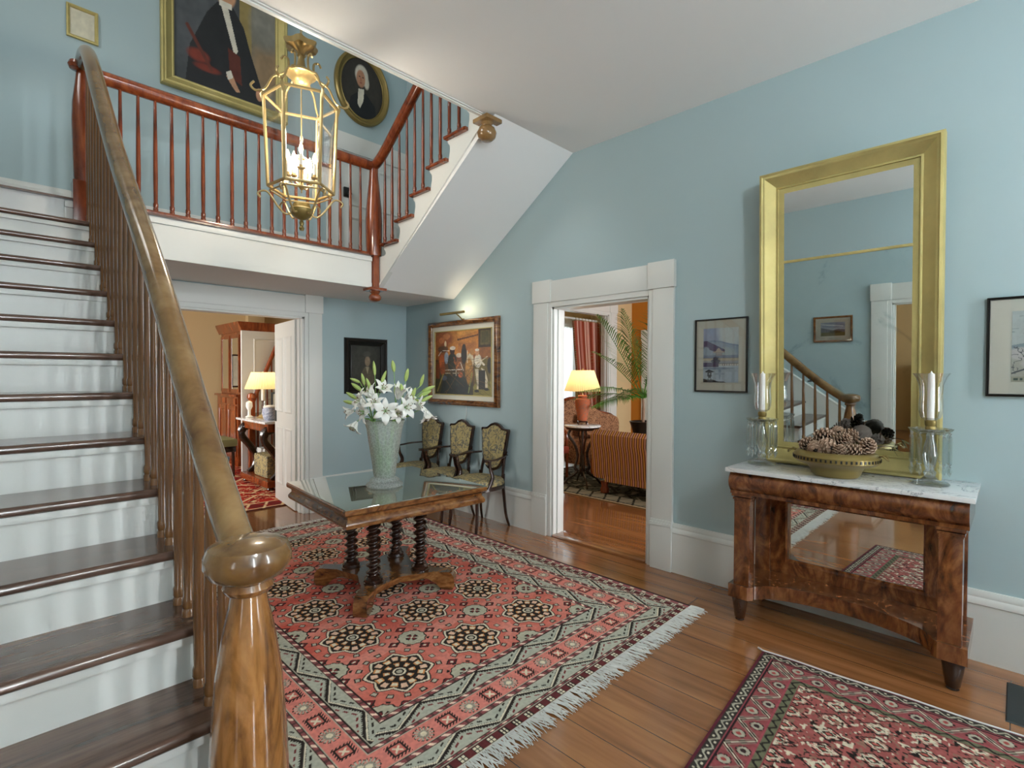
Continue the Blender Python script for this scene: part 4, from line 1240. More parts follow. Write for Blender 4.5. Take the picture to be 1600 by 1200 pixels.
for x, y, z in cpos: b.lathe([(.006, 0), (.022, .006), (.024, .012), (.012, .016), (.012, .03)], (x, y, z), 12)
cl = b.build('candle_arms', 'brass', lt)
for x, y, z in cpos:
    c = MB().lathe([(.010, .02), (.010, .105), (.006, .108)], (x, y, z), 10).build('candle_tube', 'candle', cl)
    lit = not (x == 0 and y == 0)
    MB().lathe([(.006, .108), (.013, .125), (.0145, .138), (.010, .156), (.003, .175), (.001, .18)], (x, y, z), 12).build('bulb', 'bulb' if lit else 'crystal', cl)
b = MB(); z = zt_ + .42; k = 0
while z < ZT - .03:
    if k % 2: pts = [(0, .012 * math.sin(t), z + .022 - .022 * math.cos(t)) for t in [i * PI / 5 for i in range(11)]]
    else: pts = [(.012 * math.sin(t), 0, z + .022 - .022 * math.cos(t)) for t in [i * PI / 5 for i in range(11)]]
    b.tube(pts, .0032, 5, cap=False); z += .034; k += 1
b.lathe([(.02, ZT - .04), (.06, ZT - .02), (.06, ZT - .001)], (0, 0, 0), 20)
b.build('chain', 'brass', lt)
def point(name, loc, e, c, r=.03):
    l = bpy.data.lights.new(name, 'POINT'); l.energy = e; l.color = c; l.shadow_soft_size = r
    o = bpy.data.objects.new(name, l); col.objects.link(o); o.location = loc; return o
point('lantern_glow', (LX, LY, zb + .30), 20, (1, .90, .76), .10)

# ================================================================== MARBLE-TOPPED CONSOLE
cy0, cy1 = .128, 1.272
cs = thing('console_table', 'marble-topped mahogany console table with a low mirror between its legs', 'console table', (0, 0, 0))
MB().box((3.165, cy0, .915), (XR - .002, cy1, .940), .004).build('marble_top', 'marble', cs)
b = MB()
prof = [(3.20, .780), (XR - .02, .780), (XR - .02, .914), (3.215, .914), (3.190, .905), (3.172, .885), (3.166, .86), (3.172, .83), (3.192, .805), (3.20, .80)]
b.prism(prof, cy0 + .02, cy1 - .02, 'y'); b.build('apron', 'mahog', cs)
for i, (y, nm) in enumerate(((.215, 'r'), (1.185, 'l'))):
    b = MB(); b.box((3.205, y - .045, .225), (3.295, y + .045, .745), .003)
    b.box((3.198, y - .052, .745), (3.302, y + .052, .760), .003); b.box((3.192, y - .058, .765), (3.308, y + .058, .781), .004)
    b.box((3.203, y - .047, .735), (3.297, y + .047, .741), .001)
    b.build('pilaster', 'mahog', cs)
    b = MB(); b.box((3.57, y - .045, .225), (XR - .035, y + .045, .781), .003); b.build('rear_pilaster', 'mahog', cs)
# platform with concave front
fr = [(3.185, cy0 + .018), (3.185, cy0 + .13), (3.215, cy0 + .155)]
arc = []
for k in range(17):
    t = k / 16; y = cy0 + .155 + (cy1 - cy0 - .31) * t
    arc.append((3.235 + .16 * math.sin(PI * t) ** .55, y))
fr = fr + arc + [(3.215, cy1 - .155), (3.185, cy1 - .13), (3.185, cy1 - .018), (XR - .035, cy1 - .018), (XR - .035, cy0 + .018)]
b = MB(); b.prism(fr, .145, .225, 'z'); b.build('platform', 'mahog', cs)
for x, y, r in ((3.235, .20, 1.0), (3.235, 1.20, 1.0), (3.60, .20, .62), (3.60, 1.20, .62)):
    MB().lathe([(.022 * r, 0), (.026 * r, .004), (.024 * r, .012), (.030 * r, .02), (.044 * r, .115), (.047 * r, .13), (.047 * r, .1455)], (x, y, 0), 20).build('foot', 'darkwood' if r == 1 else 'mahog', cs)
# mirror behind the legs
b = MB(); b.frame((3.615, 1.14, .226), (0, -1, 0), (0, 0, 1), (-1, 0, 0), .88, .55, [(0, 0), (0, .02), (.085, .02), (.095, .008), (.095, 0)]); b.build('mirror_surround', 'mahog', cs)
MB().box((3.612, .30, .30), (3.618, 1.05, .70)).build('low_mirror', 'mirror', cs)
b = MB(); b.frame((3.598, 1.052, .298), (0, -1, 0), (0, 0, 1), (-1, 0, 0), .754, .404, [(0, -.005), (0, .008), (.012, .004), (.012, -.010)]); b.build('mirror_bead', 'mahog', cs)

# ================================================================== GILT PIER MIRROR
TI = R(1.85)
MYc, MW, MH = .7475, .925, 1.855
pm = thing('pier_mirror', 'tall gilt-framed mirror standing on the marble console top against the wall', 'mirror', (3.612, MYc, .9415))
pm.rotation_euler = (0, -TI, 0)
o_, u_, v_, n_ = (0, MW / 2, 0), (0, -1, 0), (0, 0, 1), (-1, 0, 0)
b = MB()
b.frame(o_, u_, v_, n_, MW, MH, [(0, -.022), (0, .042), (.006, .056), (.018, .060), (.024, .052), (.030, .050), (.036, .044), (.092, .012), (.098, .016), (.104, .016), (.106, .006), (.136, .002), (.140, -.004), (.140, -.022)])
b.build('frame', 'gold', pm)
g0, g1, h0, h1 = -MW / 2 + .140, MW / 2 - .140, .140, MH - .140
dv = 1.288
MB().box((-.002, g0 - .004, dv), (.004, g1 + .004, h1 + .004)).build('upper_glass', 'mirror', pm)
MB().box((-.002, g0 - .004, h0 - .004), (.004, g1 + .004, dv - .001)).build('lower_glass', 'oldmirror', pm)
MB().box((-.008, g0 - .004, dv - .010), (-.001, g1 + .004, dv + .006), .002).build('divider', 'gold', pm)
MB().box((.004, -MW / 2 + .03, .03), (.022, MW / 2 - .03, MH - .03)).build('backing', 'mahog', pm)

# ================================================================== CANDLE LUSTRES
def lustre(label, x, y):
    t = thing('candlestick', label, 'candlestick', (x, y, .9405), 0, 'glass candlesticks with prisms'); t.scale = (1.26,) * 3
    MB().lathe([(.001, .001), (.062, .001), (.066, .006), (.060, .012), (.030, .020), (.018, .035), (.022, .05), (.014, .062), (.020, .085), (.026, .12), (.020, .165), (.013, .19), (.015, .21)], (0, 0, 0), 24).build('foot_and_stem', 'crystal', t)
    MB().lathe([(.012, .205), (.040, .208), (.066, .222), (.072, .232), (.064, .230), (.038, .216), (.012, .214)], (0, 0, 0), 48, wob=lambda a, z: 1 + .05 * math.cos(a * 12)).build('bobeche', 'crystal', t)
    MB().lathe([(.012, .214), (.018, .222), (.019, .235), (.016, .24), (.020, .246), (.020, .262), (.016, .266)], (0, 0, 0), 20).build('collar', 'bronze', t)
    for k in range(10):
        a_ = k * 2 * PI / 10 + .2
        b = MB(); 
        b.lathe([(.001, 0), (.006, .006), (.001, .012)], (0, 0, .207), 6)
        b.lathe([(.002, .085), (.0075, .090), (.0075, .195), (.004, .204), (.001, .207)], (0, 0, 0), 6)
        b.lathe([(.001, .038), (.009, .062), (.004, .080), (.001, .085)], (0, 0, 0), 6)
        b.build('prism', 'crystal', t, (.064 * math.cos(a_), .064 * math.sin(a_), 0))
    MB().lathe([(.020, .266), (.034, .276), (.040, .30), (.041, .33), (.038, .37), (.041, .41), (.051, .44), (.063, .458)], (0, 0, 0), 28, cap=False).build('glass_shade', 'thin', t)
    MB().lathe([(.012, .262), (.0125, .40), (.0115, .455), (.004, .460), (.001, .468)], (0, 0, 0), 14).build('candle', 'candle', t)
lustre('crystal candlestick with hanging prisms, at the end of the marble top near the doorway', 3.435, 1.150)
lustre('crystal candlestick with hanging prisms at the near end of the marble top', 3.425, .318)

# ================================================================== BRASS BOWL OF PINE CONES
BX, BY, BK = 3.345, .725, 1.27
bw = thing('bowl', 'wide pierced brass bowl of pine cones on the marble console', 'bowl', (BX, BY, .9405))
MB().lathe([(.001, .001), (.085, .001), (.095, .012), (.100, .03), (.110, .045), (.150, .060), (.165, .072), (.165, .092), (.158, .100), (.150, .108), (.135, .112), (.128, .108), (.140, .088), (.10, .06), (.001, .05)], (0, 0, 0), 56, cap=False).build('basin', 'bronze', bw); bw.scale = (BK,) * 3
b = MB()
for k in range(56):
    a_ = 2 * PI * k / 56
    b.box((-.003, -.0035, -.006), (.003, .0035, .006), mat=0, rot=Matrix.Rotation(a_, 3, 'Z'))
    for v in b.bm.verts[-8:]: v.co += Vector((.1645 * math.cos(a_), .1645 * math.sin(a_), .082))
b.build('pierced_band', 'black', bw)
for s_ in (-1, 1):
    MB().tube(bez([(0, s_ * .160, .10), (.028, s_ * .178, .105), (.0, s_ * .192, .088), (-.028, s_ * .178, .105), (0, s_ * .160, .10)], 5), .0035, 6).build('handle', 'bronze', bw)

def cone_mesh(mat, L=.075, Rm=.032, n=64, seed=0):
    rn = random.Random(seed); b = MB()
    b.lathe([(.001, -L * .46), (Rm * .28, -L * .38), (Rm * .40, -L * .1), (Rm * .28, L * .25), (.002, L * .44)], (0, 0, 0), 10, mat=1)
    for i in range(n):
        t = (i + .5) / n; a_ = i * 2.39996
        z = -L * .47 + L * .96 * t
        r = Rm * (math.sin(PI * min(1, .16 + t * .80)) ** .7)
        up_ = .15 + .75 * t
        d = Vector((math.cos(a_), math.sin(a_), up_)).normalized(); s_ = Vector((-math.sin(a_), math.cos(a_), 0)); nn = d.cross(s_)
        c = Vector((r * .45 * math.cos(a_), r * .45 * math.sin(a_), z)); e = c + d * r * .70; w_ = .0080 * (1.15 - .5 * t) * Rm / .032; h_ = .0018
        V = [c - s_ * w_ * .4 + nn * h_, c + s_ * w_ * .4 + nn * h_, c + s_ * w_ * .4 - nn * h_, c - s_ * w_ * .4 - nn * h_,
             e - s_ * w_ + nn * h_, e + s_ * w_ + nn * h_, e + s_ * w_ - nn * h_, e - s_ * w_ - nn * h_, e + d * .0035]
        b.faces_from(V, [(0, 1, 5, 4), (1, 2, 6, 5), (2, 3, 7, 6), (3, 0, 4, 7), (4, 5, 8), (5, 6, 8), (6, 7, 8), (7, 4, 8)])
        for f_ in list(b.bm.faces)[-4:]: f_.material_index = 2
    o = b.build('pinecone', [mat, 'soil', 'cone_edge' if mat == 'cone' else mat], None, sharp=25); return o
cone_spots = [   # label, (right, up, front) seen from the viewer, scale, tilt
 ('lying pine cone at the far left rim of the bowl', (-.105, .118, .02), 1.0), ('large pine cone at the upper left of the heap', (-.045, .158, .01), 1.12),
 ('pine cone facing out at the front left of the heap', (-.030, .125, .075), .95), ('pine cone low on the left front rim', (-.075, .112, .070), .9),
 ('small pine cone at the middle of the front rim', (.012, .108, .098), .72), ('pine cone in the middle of the heap', (.022, .150, .045), .95),
 ('pine cone at the upper right of the heap', (.050, .165, -.01), .95), ('pine cone low at the right of centre on the rim', (.062, .112, .075), .9),
 ('lying pine cone at the right end of the bowl', (.112, .128, .03), 1.0), ('pine cone low at the right rim below its larger neighbour', (.112, .108, .0), .8),
 ('pine cone nestled at the top centre of the heap', (.008, .182, -.03), .7), ('pine cone near the centre of the front row', (.035, .112, .062), .75),
]
PRw = Vector((.20, -.98, 0)).normalized(); PVw = Vector((-.98, -.20, 0)).normalized()
src = None; rn = random.Random(5)
for lab, (r_, u_, f_), s_ in cone_spots:
    if src is None:
        o = cone_mesh('cone'); src = o
    else: o = src.copy(); col.objects.link(o)
    tag(o, lab, 'pine cone', 'brown pine cones in the brass bowl')
    o.location = Vector((BX, BY, .9405)) + (PRw * r_ + PVw * f_ + Vector((0, 0, u_ + .012))) * BK; o.scale = (s_ * BK,) * 3
    o.rotation_euler = (rn.uniform(-1.4, 1.4), rn.uniform(-.9, 1.5), rn.uniform(0, 6))
dsrc = cone_mesh('cone_tip', .066, .027, 44, 3)
dark = [('dark pine cone on top of the heap against the mirror', (.02, .210, -.055), .95), ('spiky dark pine cone on a twig at the right of the bowl', (.155, .168, -.05), .75),
        ('small brown cone standing upright at the very top of the heap', (.035, .232, -.06), .6)]
for i, (lab, (r_, u_, f_), s_) in enumerate(dark):
    o = dsrc if i == 0 else dsrc.copy()
    if i: col.objects.link(o)
    tag(o, lab, 'pine cone', 'dark cones on top of the heap in the brass bowl'); o.location = Vector((BX, BY, .9405)) + (PRw * r_ + PVw * f_ + Vector((0, 0, u_))) * BK; o.scale = (s_ * BK,) * 3
    o.rotation_euler = (rn.uniform(-1, 1), rn.uniform(-1, 1), rn.uniform(0, 6))
b = MB(); b.lathe([(.001, -.04), (.026, -.03), (.038, -.005), (.036, .02), (.022, .038), (.001, .044)], (0, 0, 0), 26, wob=lambda a, z: 1 + .06 * math.cos(9 * a + z * 60))
o = b.build('seed_pod', 'cone_tip'); tag(o, 'round dark seed pod on the right of the pine cone heap', 'seed pod'); o.location = Vector((BX, BY, .9405)) + (PRw * .092 - PVw * .04 + Vector((0, 0, .185))) * BK; o.rotation_euler = (.4, .6, 0); o.scale = (BK,) * 3
tw = thing('leafy_twig', 'small dark twig with two silvery leaves sticking out of the bowl', 'twig', Vector((BX, BY, .9405)) + (PRw * .150 - PVw * .03 + Vector((0, 0, .13))) * BK); tw.scale = (BK,) * 3
b = MB(); b.tube(bez([(0, 0, 0), PRw * .03 + Vector((0, 0, .012)), PRw * .06 + Vector((0, 0, .008))], 4), .0018, 5); b.build('twig', 'cone_tip', tw)
b = MB(); leaf(b, PRw * .045 + Vector((0, 0, .01)), PRw + Vector((0, 0, -.4)), .055, .010, .3); leaf(b, PRw * .05 + Vector((0, 0, .01)), PRw * .6 + Vector((0, 0, -.9)), .05, .010, .2)
b.build('leaves', 'olive', tw, sharp=80)

# ================================================================== PICTURES
def picture(name, label, o, u, v, n, W, H, prof, fmat, art, aw, board=None, tilt=0, glass=False, cat='picture'):
    """o lower-left outer corner on the wall; prof frame profile; aw = inset of the art; board = inset of mat board"""
    t = thing(name, label, cat, o)
    b = MB(); b.frame((0, 0, 0), u, v, n, W, H, prof); b.build('frame', fmat, t)
    O = Vector((0, 0, 0)); U, V, N = Vector(u), Vector(v), Vector(n)
    if board:
        bi, bm_, d = board
        q = MB(); A = U * bi + V * bi + N * .002; B_ = U * (W - bi) + V * (H - bi) + N * d
        q.box(tuple(min(a, c) for a, c in zip(A, B_)), tuple(max(a, c) for a, c in zip(A, B_))); q.build('mount', bm_, t)
        d0 = d
    else: d0 = .004
    ax, ay = aw if isinstance(aw, tuple) else (aw, aw)
    painted('picture', tuple(U * ax + V * ay + N * (d0 + .0015)), u, v, W - 2 * ax, H - 2 * ay, art, 'attr' if not glass else 'paper', t, .0012)
    if glass:
        q = MB(); bi = board[0] if board else ax; A = U * bi + V * bi + N * (d0 + .004); B_ = U * (W - bi) + V * (H - bi) + N * (d0 + .006)
        q.box(tuple(min(a, c) for a, c in zip(A, B_)), tuple(max(a, c) for a, c in zip(A, B_))); q.build('glazing', 'thin', t)
    return t

# pagoda by the lake
p = Paint(110, 150, 'c3d2db')
p.a = p.a * (1 - .0 * p.Y[..., None])
p.rect(0, .60, .45, 1, '9aa6c6'); p.ell(.25, 1.0, .32, .3, 'aab4cf', .5); p.ell(.78, .95, .36, .28, 'dfe6e4', .5)
p.poly([(0, .70), (.10, .77), (.3, .78), (.5, .76), (.75, .71), (1, .68), (1, .47), (0, .47)], '8d9fba')
p.poly([(0, .68), (.25, .74), (.5, .735), (.75, .69), (1, .65), (1, .47), (0, .47)], 'a3b3c6'); p.ell(.62, .55, .3, .09, 'b5c6c9', .5)
p.poly([(0, .77), (.12, .765), (.35, .69), (.62, .60), (.62, .55), (.4, .55), (.2, .60), (0, .62)], '5f5a7d')
p.ell(.08, .57, .11, .09, '9eb1c4', .3); p.rect(0, .44, 1, .50, '8796ad')
p.poly([(.27, .56), (.36, .575), (.43, .635), (.46, .635), (.54, .575), (.63, .565), (.60, .55), (.30, .55)], 'c1b3a5'); p.rect(.36, .49, .55, .55, '6b6f84'); p.rect(.37, .50, .54, .515, 'cfc8ba'); p.rect(.37, .53, .54, .54, 'cfc8ba')
p.rect(0, .40, 1, .445, 'c6bca6'); p.rect(0, .445, 1, .455, '726f78'); p.rect(.0, .37, 1, .40, 'a9abae')
p.poly([(.22, .40), (.30, .43), (.28, .455), (.36, .475), (.46, .46), (.42, .43), (.50, .40), (.45, .36), (.25, .37)], '454a60')
p.rect(.0, .285, .45, .365, '50496a'); p.rect(.45, .31, 1, .35, 'd3d2c8'); p.rect(.45, .35, 1, .362, '575760')
for i in range(8): p.rect(.48 + i * .065, .315, .495 + i * .065, .34, '4a4b55')
p.rect(0, 0, 1, .29, 'b5c4cf'); p.ell(.4, .26, .45, .02, '8494aa', .5); p.poly([(.44, .24), (.52, .24), (.50, .06), (.47, .06)], '96a6b9'); p.ell(.48, .16, .14, .02, '9dacbe', .4)
p.poly([(0, .0), (0, .07), (.1, .055), (.30, .05), (.45, .02), (.6, .02), (.68, .0)], '33373c'); p.poly([(.05, .20), (.17, .24), (.33, .20), (.26, .185), (.10, .185)], '33373c'); p.rect(.13, .13, .25, .185, '3b3f45'); p.rect(.17, .145, .21, .175, 'aab6be')
p.poly([(.1, .13), (.28, .13), (.24, .11), (.14, .11)], '33373c'); p.poly([(.13, .05), (.25, .05), (.22, .11), (.16, .11)], '33373c'); p.ell(.19, .07, .04, .02, 'a9b6bd')
p.mottle(.08, 25, 3)
FU, FV, FN = (0, -1, 0), (0, 0, 1), (-1, 0, 0)
picture('framed_print', 'Japanese print of a pagoda by a lake, black-framed, between doorway and tall mirror', (XR, 1.700, 1.385), FU, FV, FN, .375, .525,
        [(0, 0), (0, .018), (.004, .020), (.009, .018), (.010, .006), (.010, 0)], 'black', p.a, (.062, .068), (.009, 'mat_board', .006), glass=True)
# cherry tree print at the right
p = Paint(110, 150, 'c2cac6')
n1 = vnoise(p.X * 6, p.Y * 34, 4); p.put((abs(n1 - .5) < .05) * (p.Y > .68), '8f9a9a')
p.poly([(0, .52), (.3, .58), (.7, .60), (1, .56), (1, .40), (0, .40)], '8b9aa0'); p.rect(0, 0, 1, .42, 'b9b5a5')
for cx, cy, r in ((.12, .40, .16), (.35, .36, .18), (.58, .40, .2), (.82, .36, .18), (.25, .26, .15), (.6, .26, .18)): p.ell(cx, cy, r, r * .55, 'cfc8c4', .3)
n2 = vnoise(p.X * 22, p.Y * 22, 9); p.put((abs(n2 - .5) < .055) * (p.Y < .5) * (p.Y > .12), '4c4c50')
for x0, y0, x1, y1, ww in ((.0, .12, .4, .30, .012), (.4, .30, .85, .22, .010), (.2, .2, .5, .12, .008), (.4, .3, .55, .46, .008), (.7, .25, 1, .42, .008), (.6, .1, 1, .16, .012)): p.line(x0, y0, x1, y1, ww, '3a3a3e')
p.rect(0, 0, 1, .08, 'a9a48d'); p.rect(.03, .03, .07, .06, '3b4a3b'); p.rect(.09, .03, .12, .06, '3b4a3b'); p.mottle(.08, 30, 4)
picture('framed_print', 'black-framed print of a blossoming tree, cut by the right edge of the photo', (XR, .118, 1.400), FU, FV, FN, .55, .51,
        [(0, 0), (0, .018), (.004, .020), (.008, .014), (.011, .018), (.014, .006), (.014, 0)], 'black', p.a, (.095, .075), (.012, 'mat_board', .006), glass=True)

# painting of a jazz band
p = Paint(210, 165, '5a3a18')
p.rect(0, .55, 1, 1, '8a5220'); p.rect(.25, .62, .78, 1, 'b8742c'); p.poly([(.42, .90), (.78, .97), (.78, 1), (.42, 1)], 'c98a3a'); p.poly([(.42, .84), (.78, .90), (.78, .92), (.42, .87)], '5c3413'); p.rect(.44, .66, .75, .80, 'a8662a')
p.rect(.79, .72, 1, 1, '3b2a14'); p.rect(.82, .76, .97, .97, '5d5128'); p.rect(.84, .79, .95, .95, '4a4320')
p.rect(.72, 0, 1, .55, '6a5a22'); p.poly([(.6, 0), (1, 0), (1, .22), (.75, .20)], '7c7230'); p.rect(0, 0, .7, .35, '3a3418')
p.ell(.18, .88, .16, .12, '8e4a20', .5); p.ell(.13, .86, .05, .05, 'b36a38'); p.ell(.22, .92, .07, .05, 'b56f3a'); p.ell(.06, .74, .06, .10, '9a5a26', .4); p.ell(.20, .80, .02, .05, 'd9c6a0'); p.ell(.15, .72, .1, .05, '5b3a20', .4)
p.ell(.13, .52, .055, .13, '9c4a1e', .2); p.ell(.13, .52, .04, .11, 'b85c26', .2); p.line(.07, .62, .12, .68, .008, 'c8bfae'); p.ell(.22, .58, .04, .09, '8b98a6', .3); p.rect(.02, .25, .09, .48, '6e3514'); p.ell(.15, .40, .05, .10, '8d4519', .3)
p.line(.15, .70, .27, .69, .006, 'd8d0c0')
# drummer and players
p.ell(.33, .50, .085, .16, '2a2b22', .15); p.ell(.33, .685, .045, .055, '3a241a', .15); p.ell(.335, .73, .052, .03, 'cfc2b0', .2); p.line(.37, .52, .43, .42, .018, 'a8602e'); p.line(.36, .58, .41, .46, .014, '8b4b22')
p.ell(.45, .58, .045, .05, '7c3f20', .15); p.ell(.45, .615, .05, .035, 'c9b8a2', .2); p.ell(.45, .46, .06, .10, '7d4a26', .2); p.line(.46, .50, .41, .42, .016, 'b46a34'); p.line(.48, .50, .53, .38, .008, 'c7b9a2')
p.ell(.54, .62, .05, .14, '20180f', .15); p.ell(.54, .74, .032, .045, '2e1c12', .15)
p.ell(.65, .52, .06, .12, 'c9b996', .2); p.ell(.68, .66, .035, .05, 'a87238', .2); p.ell(.63, .37, .07, .20, '9c6a28', .25); p.ell(.62, .46, .05, .10, 'b07c34', .25); p.line(.60, .50, .60, .68, .008, 'd9c9a4')
p.ell(.78, .52, .06, .10, 'd8cdb6', .15); p.ell(.765, .645, .034, .048, 'c08a60', .15); p.ell(.765, .685, .034, .02, 'd5cbb8', .2); p.line(.74, .46, .93, .58, .010, 'c6b48e'); p.ell(.775, .45, .035, .025, 'e3dac6', .2); p.line(.82, .52, .88, .46, .018, 'd8cdb6')
p.poly([(.73, .40), (.79, .40), (.80, .20), (.79, .10), (.76, .10), (.76, .20)], 'c9bb9c'); p.poly([(.83, .42), (.90, .38), (.94, .24), (.94, .12), (.90, .12), (.89, .24)], 'c9bb9c'); p.rect(.79, .10, .90, .38, '1f1c14'); p.ell(.76, .07, .04, .02, '14120e'); p.ell(.92, .10, .04, .02, '14120e'); p.ell(.97, .45, .04, .12, '241c10', .2)
p.poly([(.10, .02), (.15, .20), (.25, .28), (.45, .30), (.58, .25), (.65, .02)], '1e2320'); p.ell(.38, .24, .2, .10, '262b26', .3); p.ell(.18, .26, .05, .04, '4c5663', .4)
p.line(.20, .385, .50, .395, .006, 'e0d8c6'); p.line(.20, .335, .48, .34, .005, 'd9cdb0'); p.line(.40, .30, .40, .39, .005, 'd0c6ae'); p.ell(.48, .31, .04, .04, 'b4592c', .3); p.line(.05, .05, .16, .32, .014, '8c7a3c'); p.line(.62, .04, .68, .34, .010, '79803e')
for i in range(60):
    rx = random.Random(i); p.line(rx.random(), rx.random() * .6, min(1, rx.random() * .1 + rx.random()), rx.random() * .6, .003, rx.choice(['4e3a1c', '6b4a20', '2a2414']))  if i < 26 else None
p.mottle(.35, 26, 5)
jz = picture('painting', 'oil painting of jazz musicians in a bronze and cream frame above the three armchairs', (XR, 4.955, 1.165), FU, FV, FN, 1.185, .94,
             [(0, 0), (0, .035), (.012, .050), (.030, .055), (.050, .045), (.058, .030), (.060, .0)], 'tablewood', p.a, .115, (.056, 'mat_board', .018), cat='painting')
b = MB(); b.frame((0, 0, 0), FU, FV, FN, 1.185, .94, [(.108, .018), (.108, .026), (.116, .026), (.118, .0195)]); b.build('inner_fillet', 'gold', jz)
pl = thing('picture_light', 'slim brass picture light above the jazz painting', 'lamp', (XR, 4.36, 2.12))
b = MB(); b.tube([(-.16, .20, .045), (-.16, -.20, .045)], .014, 10); b.build('lamp_tube', 'bronze', pl)
b = MB(); b.tube(bez([(-.002, 0, -.02), (-.06, 0, .02), (-.12, 0, .055), (-.155, 0, .048)], 5), .007, 8); b.box((-.012, -.02, -.03), (-.001, .02, .0), .002); b.build('bracket', 'bronze', pl)
sp = bpy.data.lights.new('picture_lamp', 'AREA'); sp.shape = 'RECTANGLE'; sp.size = .30; sp.size_y = .015; sp.energy = 0.4; sp.color = (1, .80, .52)
so = bpy.data.objects.new('picture_lamp', sp); col.objects.link(so); so.location = (XR - .14, 4.26, 2.185); so.rotation_euler = Vector((.85, -.25, .55)).to_track_quat('-Z', 'Y').to_euler()
cd = MB().tube(bez([(XR - .006, 4.30, 1.17), (XR - .006, 4.295, 1.08), (XR - .006, 4.31, .98), (XR - .006, 4.30, .60), (XR - .034, 4.30, .37)], 6), .003, 5).build('power_cord', 'white')
tag(cd, 'thin cord hanging from the jazz painting down the blue wall behind the armchairs', 'cord')

# dark portrait on the back wall
BU, BN = (1, 0, 0), (0, -1, 0)
p = Paint(90, 110, '24251f'); p.ell(.5, .55, .5, .6, '3a3a33', .6); p.ell(.55, .62, .09, .13, '8d7a64', .3); p.ell(.53, .80, .13, .07, '4a4a42', .3); p.poly([(.3, 0), (.36, .35), (.45, .48), (.62, .48), (.75, .35), (.82, 0)], '57503f'); p.poly([(.48, .48), (.60, .48), (.55, .30)], '9a9078'); p.mottle(.3, 12, 2)
dp = picture('painting', 'small dark portrait in a carved black frame on the back wall behind the lilies', (2.83, YB, 1.28), BU, FV, BN, .55, .64,
             [(0, 0), (0, .025), (.015, .040), (.030, .036), (.040, .045), (.055, .030), (.080, .012), (.085, .014), (.09, .0)], 'black', p.a, .087, cat='painting')
# large portrait on the landing wall
p = Paint(170, 190, '3c3f40'); p.ell(.25, .55, .35, .5, '4c4f52', .6); p.rect(.62, .25, .80, 1, '8b7a4a'); p.put((p.X > .74) * (p.Y < .95) * 1.0, '6f6a5c'); p.ell(.9, .35, .16, .2, '8a7458', .6); p.ell(.88, .7, .15, .2, '7c7a70', .6)
p.poly([(.10, 0), (.14, .30), (.30, .62), (.40, .74), (.56, .74), (.66, .62), (.74, .40), (.86, .12), (.88, 0)], '1f2022'); p.poly([(.43, .74), (.50, .74), (.60, .40), (.57, .34)], 'c8c2b2'); p.poly([(.50, .40), (.62, .36), (.64, .12), (.52, .16)], '54261c'); p.ell(.48, .84, .10, .115, 'b98a68', .2); p.ell(.48, .93, .11, .05, '5a4a3c', .3); p.rect(.42, .72, .54, .77, 'cfc9ba')
p.poly([(.48, .16), (.54, .19), (.58, .12), (.62, .06), (.58, .05), (.53, .10)], 'b58a6c'); p.poly([(.48, .19), (.53, .22), (.55, .16), (.50, .13)], 'd2ccbd'); p.ell(.82, .10, .035, .055, 'b98a6c', .2)
p.ell(.22, .24, .10, .05, '7a3020', .5); p.ell(.30, .16, .12, .03, '6d2b1d', .5); p.line(.12, .45, .34, .16, .02, '5d2c20'); p.mottle(.22, 14, 6)
picture('painting', 'large gilt-framed portrait of a seated person in dark clothes on the landing wall', (1.09, YB, 4.075), BU, FV, BN, 1.10, 1.35,
        [(0, 0), (0, .05), (.012, .062), (.025, .055), (.035, .060), (.05, .045), (.085, .025), (.095, .030), (.105, .022), (.11, 0)], 'gold', p.a, .107, cat='painting')
picture('framed_print', 'small gilt-framed picture high on the landing wall behind the top of the handrail', (.46, YB, 4.20), BU, FV, BN, .20, .26, [(0, 0), (0, .02), (.01, .024), (.022, .014), (.024, 0)], 'gold', Paint(20, 26, 'c9c4ae').mottle(.2, 6).a, .023)
# oval portrait
ov = thing('painting', 'oval gilt-framed portrait of a white-haired person beside the upper stairs', 'painting', (3.06, YB, 4.80))
def ellring(b, prof, rx, rz, seg=64, mat=0):
    rings = []
    for ins, h in prof:
        rings.append([b.bm.verts.new(((rx - ins) * math.cos(2 * PI * k / seg), -h, (rz - ins) * math.sin(2 * PI * k / seg))) for k in range(seg)])
    for a, c in zip(rings, rings[1:]):
        for k in range(seg): b.bm.faces.new((a[k], a[(k + 1) % seg], c[(k + 1) % seg], c[k]))
b = MB(); ellring(b, [(0, 0), (0, .03), (.012, .045), (.028, .048), (.040, .035), (.065, .018), (.078, .022), (.084, .014), (.084, 0)], .345, .42); b.build('frame', 'bronze', ov)
p = Paint(110, 130, '2a2620'); p.ell(.5, .5, .5, .5, '35302a', .6); p.poly([(.14, 0), (.22, .30), (.42, .44), (.58, .44), (.80, .28), (.86, 0)], '17181a'); p.ell(.48, .72, .155, .17, 'c9c2b2', .2); p.ell(.60, .62, .06, .10, 'c4bdac', .4); p.ell(.46, .66, .105, .145, 'b07f62', .2); p.ell(.43, .69, .02, .01, '3a2820'); p.ell(.51, .69, .02, .01, '3a2820'); p.ell(.46, .645, .016, .04, '9a6448', .4); p.ell(.46, .59, .03, .01, '8a4a3c')
p.poly([(.40, .48), (.54, .50), (.52, .30), (.44, .16), (.38, .22)], 'cfcab8'); p.mottle(.18, 14, 8)
